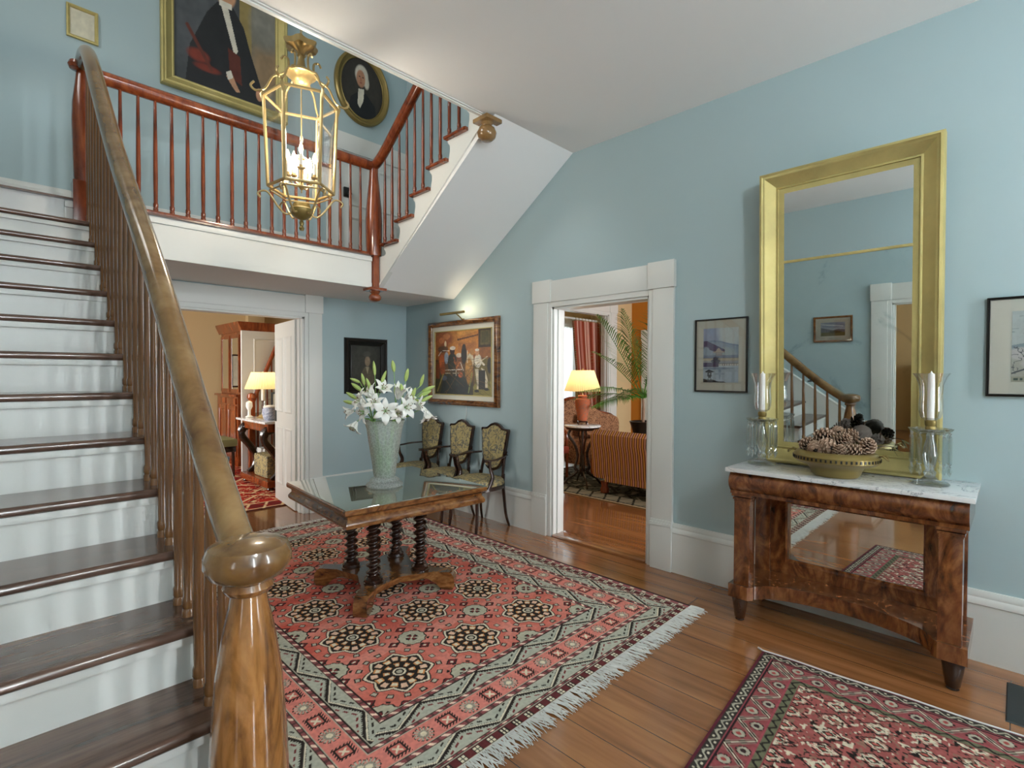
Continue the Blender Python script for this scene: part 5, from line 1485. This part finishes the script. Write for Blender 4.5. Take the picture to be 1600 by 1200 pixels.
# only the part inside the oval
nw_, nh_ = 110, 130
rx, rz = .262, .337
ids = {}; V = []; F = []; C = []
for j in range(nh_):
    for i in range(nw_):
        x = (i / (nw_ - 1) * 2 - 1); z = (j / (nh_ - 1) * 2 - 1)
        if x * x + z * z <= 1.0:
            ids[i, j] = len(V); V.append((x * rx, -.012, z * rz)); C.append((*p.a[j, i], 1))
for (i, j) in list(ids):
    q = [(i, j), (i + 1, j), (i + 1, j + 1), (i, j + 1)]
    if all(k in ids for k in q): F.append([ids[k] for k in q])
me = bpy.data.meshes.new('picture'); me.from_pydata(V, [], F)
ca = me.color_attributes.new('paint', 'FLOAT_COLOR', 'POINT'); ca.data.foreach_set('color', np.array(C, np.float32).ravel()); me.materials.append(M['attr']); me.update()
o = bpy.data.objects.new('picture', me); col.objects.link(o); o.parent = ov
b = MB(); ellring(b, [(0.07, 0), (0.07, .011), (.34, .0105)], .345, .42); b.build('backing', 'darkwood', ov)
# landscape on the left wall, seen in the mirror
p = Paint(60, 40, 'b4bccb'); p.ell(.5, .8, .5, .2, '8f9bb5', .6); p.line(.1, .7, .95, .85, .04, 'dfe4ea'); p.poly([(0, .45), (.3, .5), (.5, .42), (.8, .55), (1, .62), (1, .2), (0, .2)], '6d7380'); p.rect(0, 0, 1, .28, '6b6a45'); p.ell(.4, .3, .25, .1, '3f4434', .5); p.mottle(.2, 12)
picture('framed_print', 'small landscape in a brown wooden frame, reflected in the pier mirror', (XL, 1.53, 1.68), (0, 1, 0), FV, (1, 0, 0), .45, .34, [(0, 0), (0, .02), (.008, .024), (.024, .016), (.026, 0)], 'tablewood', p.a, (.085, .08), (.024, 'mat_board', .006), glass=True)

# ================================================================== ARMCHAIRS ALONG THE WALL
def chair(label):
    """faces -x; origin at floor under the seat centre"""
    t = thing('armchair', label, 'armchair', (0, 0, 0), 0, 'shield-back armchairs along the wall')
    # seat: rounded cushion
    P = []
    n = 28
    def out(k, s, z):
        a_ = 2 * PI * k / n; ca, sa = math.cos(a_), math.sin(a_)
        x = .225 * math.copysign(abs(ca) ** .55, ca) * s; y = (.235 - (.03 if ca > 0 else 0) * abs(ca)) * math.copysign(abs(sa) ** .55, sa) * s
        return (x - .0, y, z)
    prof = [(.96, .425), (1.0, .43), (1.01, .45), (.98, .472), (.90, .487), (.70, .497), (.40, .502), (.02, .503)]
    P = [[out(k, s, z) for s, z in prof] for k in range(n)]
    b = MB(); b.grid(P, close_u=True); b.build('seat', 'brocade', t)
    b = MB(); P = [[out(k, s, z) for s, z in [(.05, .385), (.97, .385), (1.0, .39), (1.0, .425), (.95, .428), (.05, .428)]] for k in range(n)]
    b.grid(P, close_u=True); b.build('seat_rail', 'darkwood', t)
    for s in (-1, 1):
        b = MB(); b.tube(bez([(-.185, s * .195, .41), (-.190, s * .197, .30), (-.185, s * .192, .15), (-.20, s * .197, .03), (-.205, s * .198, .0)], 5), [.020 - .009 * i / 20 for i in range(21)], 8); b.build('leg', 'darkwood', t)
        b = MB(); b.tube(bez([(.185, s * .165, .52), (.180, s * .168, .42), (.19, s * .175, .28), (.205, s * .185, .12), (.235, s * .20, .0)], 5), [.019 - .007 * i / 20 for i in range(21)], 8); b.build('leg', 'darkwood', t)
        b = MB(); b.tube(bez([(.178, s * .160, .44), (.195, s * .155, .56), (.215, s * .150, .66), (.225, s * .165, .74)], 5), .015, 8); b.build('back_post', 'darkwood', t)
        b = MB(); b.tube(bez([(.215, s * .180, .705), (.10, s * .235, .70), (.0, s * .250, .69), (-.09, s * .238, .688), (-.125, s * .225, .69)], 5), [.013] * 14 + [.017] * 7, 8, flat=(.8, 1.2))
        b.build('armrest', 'darkwood', t)
        b = MB(); b.tube(bez([(-.075, s * .238, .685), (-.06, s * .240, .60), (-.03, s * .236, .52), (-.075, s * .226, .41)], 5), [.014, .014, .014, .014, .014, .015, .016, .017, .018, .019, .02, .021, .022, .022, .022, .022], 8, flat=(1.2, .8)); b.build('arm_support', 'darkwood', t)
    # shield back
    sh = []
    ctrl = [(0, .53), (.085, .56), (.148, .65), (.175, .78), (.190, .90), (.195, .955), (.12, .965), (.06, 1.00), (0, 1.018)]
    half = bez([(0, y, z) for y, z in ctrl], 5)
    pts = [(q.y, q.z) for q in half]; full = pts + [(-y, z) for y, z in reversed(pts[1:-1])]
    def X(z, off): return .195 + (z - .53) * .085 + off
    b = MB()
    N_ = len(full); rings = []
    for sc_, off in ((1.0, .018), (1.0, -.012), (.93, -.020), (.90, -.014), (.90, .0)):
        rings.append([b.bm.verts.new((X(z, off), y * sc_, .775 + (z - .775) * sc_)) for y, z in full])
    for a, c in zip(rings, rings[1:]):
        for i in range(N_): b.bm.faces.new((a[i], a[(i + 1) % N_], c[(i + 1) % N_], c[i]))
    b.bm.faces.new(rings[0]); b.build('back_frame', 'darkwood', t)
    b = MB(); rings = []
    for sc_, off in ((.91, -.008), (.88, -.018), (.70, -.026), (.40, -.030), (.02, -.031)):
        rings.append([b.bm.verts.new((X(z, off), y * sc_, .775 + (z - .775) * sc_)) for y, z in full])
    for a, c in zip(rings, rings[1:]):
        for i in range(N_): b.bm.faces.new((a[i], a[(i + 1) % N_], c[(i + 1) % N_], c[i]))
    b.build('back_cushion', 'brocade', t)
    return t
c1 = chair('dark armchair with gold brocade shield back, nearest the living room doorway'); c1.location = (3.385, 3.79, 0)
c2 = copy_tree(c1); c2['label'] = 'middle of the three dark armchairs with gold brocade shield backs under the jazz painting'; c2.location = (3.385, 4.315, 0)
c3 = copy_tree(c1); c3['label'] = 'gold brocade armchair nearest the corner, half hidden behind the vase of lilies'; c3.location = (3.385, 4.845, 0)

# floor register
fv = thing('floor_vent', 'dark metal vent grille set in the floor by the wall at bottom right', 'vent', (0, 0, 0))
b = MB(); b.frame((3.49, -.30, 0), (0, 1, 0), (-1, 0, 0), (0, 0, 1), .315, .40, [(0, 0), (.004, .006), (.055, .008), (.058, .003), (.058, 0)]); b.build('frame', 'iron', fv)
b = MB()
for i in range(9):
    y = -.235 + i * .023
    b.box((3.16, y, .001), (3.43, y + .010, .006), rot=None)
for i in range(6):
    x = 3.16 + i * .05; b.box((x, -.24, .001), (x + .012, -.03, .0055))
b.build('grille', 'iron', fv)
MB().box((3.14, -.25, .0002), (3.44, -.04, .001)).build('duct_cover', 'black', fv)

# ================================================================== LIVING ROOM THROUGH THE RIGHT DOORWAY
def lamp_shade(b, z0, z1, r0, r1, pleats=60):
    b.lathe([(r0, z0), (r0 * 1.01, z0 + .004), (r1, z1)], (0, 0, 0), pleats * 4, cap=False, wob=lambda a, z: 1 + .012 * math.sin(a * pleats))
# striped sofa, back to the hall
sf = thing('sofa', 'striped sofa in gold and maroon with its back to the doorway', 'sofa', (0, 0, 0))
y1s = 3.88
b = MB()
outl = [(5.42, .20), (5.40, .27), (5.39, .40), (5.37, .55), (5.34, .66), (5.345, .76), (5.40, .815), (5.50, .80), (5.56, .70), (5.60, .45), (5.62, .20)]
P = []
for y, s_ in ((y1s - .0, .6), (y1s - .02, .9), (y1s - .06, 1.0), (2.8, 1.0), (1.9, 1.0), (1.84, .95)):
    P.append([(5.48 + (x - 5.48) * s_, y, .45 + (z - .45) * (.5 + .5 * s_)) for x, z in outl])
b.grid(P); b.faces_from(P[0], [tuple(range(len(outl)))]); b.faces_from(P[-1], [tuple(range(len(outl)))]); b.build('backrest', 'stripe', sf)
b = MB(); b.box((5.55, 1.95, .22), (6.25, 3.62, .46), .05); b.build('seat', 'stripe', sf)
b = MB(); b.box((5.41, 1.88, .165), (6.2, 3.68, .255), .01); b.build('seat_base', 'stripe', sf)
for y in (3.68, 2.0):
    b = MB(); b.box((5.6, y - .04, .25), (6.25, y + .13, .62), .06); b.build('arm', 'stripe', sf)
    for x in (5.46, 6.15):
        MB().lathe([(.028, .009), (.05, .02), (.055, .06), (.04, .10), (.05, .165)], (x, y + .03, 0), 6).build('foot', 'cabinet', sf)
# round marble side table
rtb = thing('side_table', 'round marble-topped side table with scrolled dark legs beside the striped sofa', 'side table', (5.64, 4.20, .009))
MB().lathe([(.001, .795), (.24, .795), (.25, .802), (.25, .815), (.24, .822), (.001, .822)], (0, 0, 0), 40).build('marble_top', 'marble', rtb)
MB().lathe([(.001, .755), (.20, .755), (.225, .770), (.235, .795), (.001, .795)], (0, 0, 0), 40).build('apron', 'darkwood', rtb)
for k in range(4):
    a_ = k * PI / 2 + .9
    b = MB(); b.tube(bez([(.17, 0, .76), (.19, 0, .68), (.12, 0, .58), (.07, 0, .45), (.075, 0, .34), (.10, 0, .24), (.07, 0, .20), (.11, 0, .15), (.19, 0, .10), (.25, 0, .03), (.27, 0, .012)], 4), [.019] * 20 + [.022] * 12 + [.016] * 9, 8, flat=(1, .7))
    b.xf(Matrix.Rotation(a_, 4, 'Z')); b.build('leg', 'darkwood', rtb)
MB().lathe([(.01, .12), (.03, .18), (.015, .26), (.03, .36), (.015, .50), (.02, .756)], (0, 0, 0), 14).build('centre_turning', 'darkwood', rtb)
lp = thing('table_lamp', 'lit orange porcelain lamp with pleated cream shade on the round marble table', 'lamp', (5.64, 4.20, .832))
b = MB()
for k in range(4):
    a_ = k * PI / 2; b.tube(bez([(.06 * math.cos(a_), .06 * math.sin(a_), .045), (.08 * math.cos(a_), .08 * math.sin(a_), .03), (.085 * math.cos(a_), .085 * math.sin(a_), .002)], 3), .008, 6)
b.lathe([(.07, .035), (.075, .045), (.06, .055)], (0, 0, 0), 20); b.build('base', 'darkwood', lp)
MB().lathe([(.055, .055), (.065, .07), (.075, .14), (.098, .25), (.105, .31), (.095, .345), (.055, .36), (.058, .375), (.068, .385), (.05, .40)], (0, 0, 0), 32).build('porcelain_body', 'imari', lp)
MB().tube([(0, 0, .40), (0, 0, .76)], .006, 8).build('stem', 'brass', lp)
b = MB(); lamp_shade(b, .455, .735, .245, .150); b.build('lamp_shade', 'shade', lp)
MB().lathe([(.004, .735), (.012, .75), (.004, .765)], (0, 0, 0), 10).build('finial', 'brass', lp)
point('lamp_glow', (5.64, 4.20, .832 + .60), 2.6, (1, .80, .52), .04)
# floral couch behind
fc = thing('couch', 'floral upholstered couch with a curved back under the striped curtain', 'couch', (0, 0, 0))
b = MB(); b.box((6.3, 4.35, .12), (7.7, 5.06, .50), .08); b.build('seat', 'floral', fc)
b = MB()
pts = [(6.15, .45), (6.15, .92), (6.3, 1.06), (6.6, 1.12), (6.9, 1.05), (7.3, .88), (7.7, .80), (7.85, .70), (7.85, .45)]
b.prism([(q.x, q.z) for q in bez([(x, 0, z) for x, z in pts], 4)], 5.05, 5.22, 'y'); b.build('backrest', 'floral', fc)
MB().tube(bez([(x, 5.13, z + .01) for x, z in pts[:-1]], 4), .028, 8).build('back_rail', 'cabinet', fc)
for x in (6.3, 7.6):
    for y in (4.5, 5.1): MB().lathe([(.02, .009), (.035, .10), (.03, .26)], (x, y, 0), 8).build('leg', 'cabinet', fc)
b = MB(); b.box((-.22, -.07, -.18), (.22, .07, .18), .06); pw = b.build('cushion', 'floral'); tag(pw, 'floral cushion with black edging leaning on the couch behind the lamp', 'cushion'); pw.location = (6.72, 4.88, .69); pw.rotation_euler = (R(-18), R(12), 0)
b = MB(); b.tube([(-.20, -.05, -.16), (.20, -.05, -.16), (.20, -.05, .16), (-.20, -.05, .16), (-.20, -.05, -.16)], .012, 6); b.build('black_piping', 'black', pw)
ac = thing('armchair', 'red leather armchair with wooden frame half hidden behind the lamp', 'armchair', (5.72, 5.22, 0))
b = MB(); b.box((-.28, -.02, .42), (.22, .08, 1.08), .04, rot=Matrix.Rotation(R(8), 3, 'X')); b.build('backrest', 'redleather', ac)
b = MB(); b.box((-.28, -.55, .36), (.24, .0, .46), .03); b.build('seat', 'redleather', ac)
b = MB(); b.tube([(-.29, .02, .45), (-.29, .10, 1.10), (.0, .12, 1.16), (.23, .10, 1.10), (.23, .02, .45)], .02, 8); b.build('back_frame', 'cabinet', ac)
for x in (-.27, .22):
    for y in (-.52, .02): b = MB(); b.tube([(x, y, .0), (x, y, .40)], .022, 8); b.build('leg', 'cabinet', ac)
    b = MB(); b.tube(bez([(x, .03, .68), (x, -.3, .69), (x, -.5, .66), (x, -.5, .40)], 4), .02, 8); b.build('armrest', 'cabinet', ac)
# potted palm
ft = thing('plant_stand', 'dark plant stand holding the black pot behind the striped sofa', 'plant stand', (6.50, 3.78, .009))
b = MB(); b.lathe([(.16, 0), (.17, .03), (.06, .06), (.05, .35), (.07, .55), (.17, .60), (.17, .62)], (0, 0, 0), 20); b.build('pedestal', 'darkwood', ft)
pp = thing('potted_palm', 'tall green palm in a black pot behind the striped sofa', 'plant', (6.50, 3.78, .630))
MB().lathe([(.10, 0), (.13, .02), (.17, .17), (.19, .22), (.175, .225), (.16, .20), (.001, .20)], (0, 0, 0), 24, cap=False).build('pot', 'black', pp)
b = MB(); b.tube(bez([(0, 0, .18), (.01, .0, .4), (.0, .01, .62)], 5), [.022] * 6 + [.016] * 5, 8); b.build('trunk', 'cone', pp)
PRl = Vector((.70, -.71, 0)); PFl = Vector((-.71, -.70, 0))
fronds = [((.05, .75, .3), 1.5, .25), ((-.45, .5, .35), 1.25, .45), ((-.7, .15, -.2), 1.0, .8), ((.3, .35, .5), 1.1, .9), ((-.2, .35, .75), .9, .9), (( -.28, .52, .15), 1.42, .15), ((-.62, .28, .35), 1.15, .9), ((-.10, .62, -.1), 1.35, .1), ((.35, .50, .2), 1.05, .6), ((-.55, .10, .3), .95, 1.0), ((.12, .55, .5), 1.0, .7), ((.55, .2, .1), .9, 1.0), ((-.35, .25, .6), .85, 1.1), ((.2, .7, -.2), 1.2, .3)]
rp = random.Random(2)
for (r_, u_, f_), L, dr_ in fronds:
    d = (PRl * r_ + PFl * f_ + Vector((0, 0, u_))).normalized()
    p = Vector((0, 0, .55)); pts = [p.copy()]; n = 16
    dirs = []
    for i in range(n):
        dd = (d + Vector((0, 0, -dr_ * .9 * (i / n) ** 1.6)) + (PRl * r_ + PFl * f_) * (.5 * i / n)).normalized(); dirs.append(dd); p = p + dd * L / n; pts.append(p.copy())
    b = MB(); b.tube(pts, [.008 - .006 * i / n for i in range(n + 1)], 5)
    for i in range(30):
        t = .22 + .78 * i / 30; k = min(n - 1, int(t * n)); q = pts[k].lerp(pts[k + 1], t * n - k); dd = dirs[k]
        sd = dd.cross(Vector((0, 0, 1))).normalized(); ll = .36 * math.sin(PI * (t * .85 + .12)) * L
        for s_ in (-1, 1):
            ld = (dd * .75 + sd * s_ * .9 + Vector((0, 0, -.12 + rp.uniform(-.1, .1)))).normalized(); w_ = ld.cross(Vector((0, 0, 1))).normalized() * .009
            m1 = q + ld * ll * .5 + Vector((0, 0, .01)); e = q + ld * ll + Vector((0, 0, -.04 * ll / .3))
            b.faces_from([q - w_ * .5, q + w_ * .5, m1 + w_, m1 - w_, e], [(0, 1, 2, 3), (3, 2, 4)])
    b.build('frond', 'palm', pp, sharp=80)
# black armchair edge behind the sofa
bc = thing('chair', 'black chair back showing between the palm pot and the door frame', 'chair', (6.95, 3.52, .009))
b = MB(); b.box((-.18, -.22, .42), (.18, .22, .50), .03); b.build('seat', 'black', bc)
b = MB(); b.box((.10, -.22, .46), (.16, .22, 1.02), .05); b.build('backrest', 'black', bc)
for x in (-.15, .13):
    for y in (-.18, .18): MB().tube([(x, y, 0), (x, y, .44)], .018, 8).build('leg', 'black', bc)
# curtain on a white rod
cu = thing('curtain', 'rust striped curtain tied back in the cased opening of the living room', 'curtain', (.46, 0, 0))
n = 240; nz = 24
cxl = lambda s_: 7.00 + .42 * s_ ** 1.3
V, C = [], []
pal = ['a04a30', 'cf9b8a', 'b4604a', 'd3a898', 'a5533c', 'd8b09c', '934430', 'c48474']
for i in range(n + 1):
    t = i / n
    for j in range(nz + 1):
        s_ = j / nz; x0 = cxl(s_); x1 = 7.95 + .06 * s_
        x = x0 + (x1 - x0) * t
        y = YB + .30 + .040 * math.sin(t * 2 * PI * 9 + .5 * s_) + .02 * math.sin(t * 31)
        V.append((x, y, 2.50 - 2.497 * s_)); C.append((*lin(pal[int(t * 44) % 8]), 1))
F = [(i * (nz + 1) + j, (i + 1) * (nz + 1) + j, (i + 1) * (nz + 1) + j + 1, i * (nz + 1) + j + 1) for i in range(n) for j in range(nz)]
me = bpy.data.meshes.new('drape'); me.from_pydata(V, [], F)
ca = me.color_attributes.new('paint', 'FLOAT_COLOR', 'POINT'); ca.data.foreach_set('color', np.array(C, np.float32).ravel()); me.materials.append(M['rug']); me.update()
for q in me.polygons: q.use_smooth = True
o = bpy.data.objects.new('drape', me); col.objects.link(o); o.parent = cu
b = MB()
for j in range(60):
    s_ = j / 60; z = 2.49 - 2.4 * s_; x0 = cxl(s_)
    b.lathe([(.002, -.014), (.014, 0), (.002, .014)], (x0 - .012, YB + .30, z), 6)
b.build('tassel_trim', 'olive', cu)
b = MB()
for i in range(10): b.tube([(7.03 + i * .098, YB + .30 + .026 * math.cos(k * PI / 5), 2.53 + .026 * math.sin(k * PI / 5)) for k in range(11)], .004, 4, cap=False)
b.build('ring', 'brass', cu)
cr = MB().tube([(6.45, YB + .30, 2.535), (8.74, YB + .30, 2.535)], .018, 10).build('curtain_rod', 'white'); tag(cr, 'white curtain rod above the striped curtain in the living room', 'curtain rod')
sh_ = thing('sheer_curtain', 'white sheer curtain over the bright living room window', 'curtain', (0, 0, 0))
P = [[(7.42 + 1.46 * i / 90, 6.82 + .018 * math.sin(i * .9), 2.52 - 2.2 * j / 8) for j in range(9)] for i in range(91)]
b = MB(); b.grid(P); b.build('sheer_panel', 'sheer', sh_, sharp=180)
casing(5, 'y', 6.90, -1, 7.45, 8.85, 2.55, cw=0.12, hh=0.16, base=False)
casing(6, 'x', 8.93, -1, 4.05, 5.02, 2.13, cw=0.2, base=False)
struct(MB().box((8.915, 4.05, 0), (8.929, 5.02, 2.13)).build('door_2', 'white'))

# ================================================================== STUDY THROUGH THE BACK DOORWAY
# open door leaf, hinged on the right jamb and swung into the study
dl = thing('door_leaf', 'white panelled door standing open into the study, with dark iron hinges', 'door', (2.352, YB + TW - .005, 0.006), R(83.4))
b = MB(); b.box((0, -.02, 0), (.80, .02, 2.09), .003)
for y_, nn in ((-.02, -1), (.02, 1)):
    for z0, z1 in ((.20, .88), (1.05, 1.92)):
        for x0, x1 in ((.11, .36), (.45, .69)):
            if nn < 0: b.frame((x0, y_, z0), (1, 0, 0), (0, 0, 1), (0, -1, 0), x1 - x0, z1 - z0, [(0, 0), (.012, .010), (.030, .002), (.032, 0)])
            else: b.frame((x1, y_, z0), (-1, 0, 0), (0, 0, 1), (0, 1, 0), x1 - x0, z1 - z0, [(0, 0), (.012, .010), (.030, .002), (.032, 0)])
b.build('leaf', 'white', dl)
for z in (.30, 1.05, 1.78): MB().box((-.006, -.028, z), (.030, -.0195, z + .10), .001).build('hinge', 'iron', dl)
MB().box((.73, -.028, .93), (.785, .028, 1.06), .003).build('lock_plate', 'iron', dl)
# console with scroll legs
dk = thing('console_table', 'dark console table with heavy scrolled legs in the study', 'console table', (0, 0, .0)); dk.scale = (1, 1, 1.14)
b = MB(); b.box((2.42, 6.72, .76), (3.02, 7.80, .785), .005); b.build('top', 'marble', dk)
b = MB(); b.box((2.48, 6.78, .66), (3.00, 7.75, .76), .02); b.build('apron', 'cabinet', dk)
for y in (6.84, 7.67):
    b = MB(); b.tube(bez([(2.56, y, .70), (2.47, y, .66), (2.46, y, .56), (2.56, y, .44), (2.64, y, .30), (2.62, y, .18), (2.54, y, .11)], 5), [.055] * 8 + [.045] * 10 + [.038] * 13, 8, flat=(1.0, .8)); b.build('leg', 'darkwood', dk)
    b = MB(); b.box((2.90, y - .04, .10), (2.98, y + .04, .70)); b.build('rear_leg', 'darkwood', dk)
b = MB(); b.box((2.46, 6.76, .04), (3.0, 7.77, .115), .015); b.build('plinth', 'cabinet', dk)
for y in (6.82, 7.70):
    for x in (2.52, 2.94): MB().lathe([(.03, .008), (.045, .02), (.035, .042)], (x, y, 0), 10).build('foot', 'darkwood', dk)
l2 = thing('table_lamp', 'lit candlestick lamp with pleated cream shade on the study console', 'lamp', (2.66, 7.45, .896))
MB().lathe([(.085, 0), (.088, .008), (.06, .02), (.05, .04), (.022, .05), (.02, .06)], (0, 0, 0), 24).build('base', 'brass', l2)
MB().lathe([(.024, .06), (.026, .08), (.024, .22), (.028, .24)], (0, 0, 0), 16).build('glass_column', 'crystal', l2)
MB().lathe([(.022, .24), (.022, .42), (.006, .43), (.006, .64)], (0, 0, 0), 12).build('candle_sleeve', 'candle', l2)
b = MB(); lamp_shade(b, .40, .63, .225, .145, 40); b.build('lamp_shade', 'shade', l2)
point('lamp_glow', (2.66, 7.45, .896 + .52), 2.2, (1, .82, .55), .04)
jr = thing('jar', 'blue and white porcelain jar on the study console beside the lamp', 'jar', (2.60, 7.02, .896))
MB().lathe([(.06, 0), (.085, .02), (.10, .08), (.098, .14), (.085, .165)], (0, 0, 0), 24).build('body', 'bluewhite', jr)
MB().lathe([(.088, .165), (.09, .18), (.04, .195), (.001, .197)], (0, 0, 0), 24).build('lid', 'candle', jr)
pf = thing('photo_frame', 'small silver photo frame standing behind the blue and white jar', 'frame', (2.72, 7.10, .896), R(-40))
b = MB(); b.frame((-.08, 0, .0), (1, 0, 0), (0, 0, 1), (0, -1, 0), .16, .36, [(0, -.012), (0, .006), (.02, .006), (.022, -.012)]); b.build('frame', 'iron', pf)
painted('photo', (-.06, -.001, .02), (1, 0, 0), (0, 0, 1), .12, .32, Paint(24, 50, 'b9b3a2').ell(.5, .5, .25, .3, '5d574d', .3).a, 'paper', pf, .006)
# green bench
bn = thing('bench', 'bench with a green cushion in front of the tall cabinet in the study', 'bench', (0, 0, 0))
b = MB(); b.box((2.0, 8.06, .45), (2.53, 8.66, .56), .04); b.build('cushion', 'olive', bn)
b = MB(); b.box((2.02, 8.08, .37), (2.51, 8.64, .45), .01); b.build('rail', 'darkwood', bn)
for x in (2.05, 2.48):
    for y in (8.12, 8.6): MB().tube([(x, y, .008), (x, y, .38)], .022, 8).build('leg', 'darkwood', bn)
wb = MB().box((2.72, 7.95, .13), (2.95, 8.25, .45), .005).build('storage_box', 'white'); wb.location = (-.02, -.0, 0); tag(wb, 'white box tucked under the study console', 'box'); wb.location = (0, -.38, -.012)
ot = thing('ottoman', 'upholstered footstool with a patterned olive cover behind the console leg', 'stool', (2.72, 7.22, .133))
MB().box((-.2, -.28, 0), (.2, .20, .30), .05).build('cover', 'brocade', ot)
# tall secretary cabinet
cb = thing('secretary_cabinet', 'tall mahogany cabinet with glazed upper doors in the study', 'cabinet', (0, 0, 0)); cb.scale = (1, 1, .96)
a0, a1, bx0, bx1 = 8.95, 9.95, 2.86, 3.36
MB().box((bx0 - .06, a0 - .03, 0.0), (bx1, a1 + .03, 1.18), .006).build('lower_cabinet', 'cabinet', cb)
MB().box((bx0 - .10, a0 - .06, 1.18), (bx1, a1 + .06, 1.215), .006).build('ledge', 'cabinet', cb)
b = MB(); b.box((bx0, a0, 1.215), (bx1, a1, 2.28)); b.build('upper_cabinet', 'cabinet', cb)
b = MB(); b.prism([(bx0 - .07, 2.44), (bx0 - .065, 2.41), (bx0 - .03, 2.33), (bx0 - .01, 2.28), (bx1, 2.28), (bx1, 2.44)], a0 - .09, a1 + .09, 'y'); b.build('cornice', 'cabinet', cb)
for y in (a0 + .04, a0 + .52):
    b = MB(); b.frame((bx0, y + .44, 1.25), (0, -1, 0), (0, 0, 1), (-1, 0, 0), .44, .98, [(0, 0), (0, .02), (.05, .02), (.055, .012)]); d_ = b.build('door', 'cabinet', cb)
    MB().box((bx0 - .012, y + .05, 1.30), (bx0 - .008, y + .39, 2.18)).build('door_glass', 'mirror', d_)
    b = MB(); b.frame((bx0 - .06, y + .44, .16), (0, -1, 0), (0, 0, 1), (-1, 0, 0), .44, .86, [(0, 0), (0, .015), (.07, .015), (.08, .004), (.085, .004)]); b.build('lower_door', 'cabinet', cb)
    MB().box((bx0 - .078, y, 1.05), (bx0 - .058, y + .44, 1.15), .003).build('drawer', 'cabinet', cb)
# white panelled door further inside the study
wd = struct(bpy.data.objects.new('door_3', None)); col.objects.link(wd)
b = MB(); b.box((2.56, 7.985, 0), (3.58, 8.03, 2.13), .003)
for z0, z1 in ((.15, .95), (1.12, 2.02)):
    for x0, x1 in ((2.72, 3.06), (3.14, 3.48)): b.frame((x0, 7.985, z0), (1, 0, 0), (0, 0, 1), (0, -1, 0), x1 - x0, z1 - z0, [(0, 0), (.012, .01), (.03, .002), (.032, 0)])
b.build('leaf', 'white', wd)
# back stair rail in front of it
bs = thing('stair_railing', 'brown stair railing climbing to the right in the study behind the lamp', 'railing', (0, 0, 0))
b = MB(); b.tube([(2.68, 7.90, 1.10), (3.15, 7.90, 2.25)], .03, 10); b.build('handrail', 'cabinet', bs)
b = MB(); b.box((2.62, 7.86, 0.008), (2.70, 7.94, 1.10), .004); b.lathe([(.05, 1.10), (.035, 1.12), (.06, 1.16), (.05, 1.21), (.02, 1.23)], (2.66, 7.90, 0), 14); b.build('newel_post', 'cabinet', bs)
for i in range(6):
    x = 2.75 + i * .065; MB().tube([(x, 7.90, .02), (x, 7.90, 1.10 + (x - 2.68) * 2.44)], .013, 8).build('baluster', 'cabinet', bs)
tl = MB().lathe([(.045, 0), (.05, .01), (.02, .03), (.02, .10), (.045, .15), (.04, .21), (.01, .23)], (0, 0, 0), 14).build('figurine', 'candle'); tag(tl, 'small white figurine on the console left of the study lamp', 'figurine'); tl.location = (2.55, 7.66, .896)
p = Paint(20, 60, 'c9bfa6').mottle(.2, 8)
picture('framed_print', 'narrow dark-framed picture on the peach wall left of the tall cabinet', (2.20, 10.55, 1.25), BU, FV, BN, .30, .62, [(0, 0), (0, .02), (.01, .022), (.028, .012), (.03, 0)], 'darkwood', p.a, .029)
struct(MB().box((3.45, 10.40, 0), (3.75, 10.55, 2.70), .01).build('trim_chimney', 'peach'))

# ================================================================== ROOM ACROSS THE HALL (in the pier mirror)
st2 = thing('side_table', 'dark side table in the room seen only in the mirror', 'side table', (-3.3, .55, 0))
MB().box((-.35, -.25, .70), (.35, .25, .73), .005).build('top', 'darkwood', st2)
for x in (-.3, .3):
    for y in (-.2, .2): MB().tube([(x, y, 0), (x, y, .70)], .02, 8).build('leg', 'darkwood', st2)
l3 = thing('table_lamp', 'lit red lamp with pleated shade reflected in the pier mirror', 'lamp', (-3.3, .62, .731))
MB().lathe([(.07, 0), (.09, .04), (.10, .16), (.06, .28), (.02, .32)], (0, 0, 0), 20).build('base', 'redleather', l3)
b = MB(); lamp_shade(b, .34, .58, .20, .11, 30); b.build('lamp_shade', 'shade', l3)
point('lamp_glow', (-3.3, .62, .731 + .46), 2.5, (1, .75, .5), .04)
ac2 = thing('armchair', 'wooden armchair with brown leather back reflected in the pier mirror', 'armchair', (-2.2, .05, 0), R(-30))
MB().box((-.3, -.28, .40), (.3, .28, .50), .04).build('seat', 'mat_board', ac2)
b = MB(); b.box((-.34, -.27, .50), (-.26, .27, 1.02), .04); b.build('backrest', 'tablewood', ac2)
for x in (-.27, .27):
    for y in (-.25, .25): MB().tube([(x, y, 0), (x, y, .42)], .022, 8).build('leg', 'darkwood', ac2)
for y in (-.28, .28): b = MB(); b.tube(bez([(-.28, y, .80), (0, y, .74), (.25, y, .70), (.27, y, .42)], 4), .02, 8); b.build('armrest', 'tablewood', ac2)
pn = thing('piano', 'dark upright piano at the far side of the mirrored room', 'piano', (-4.1, .55, 0))
MB().box((-.33, -.75, 0), (.05, .75, 1.2), .01).build('case', 'darkcloth', pn)
MB().box((.05, -.72, .62), (.35, .72, .74), .01).build('keyboard', 'darkcloth', pn)
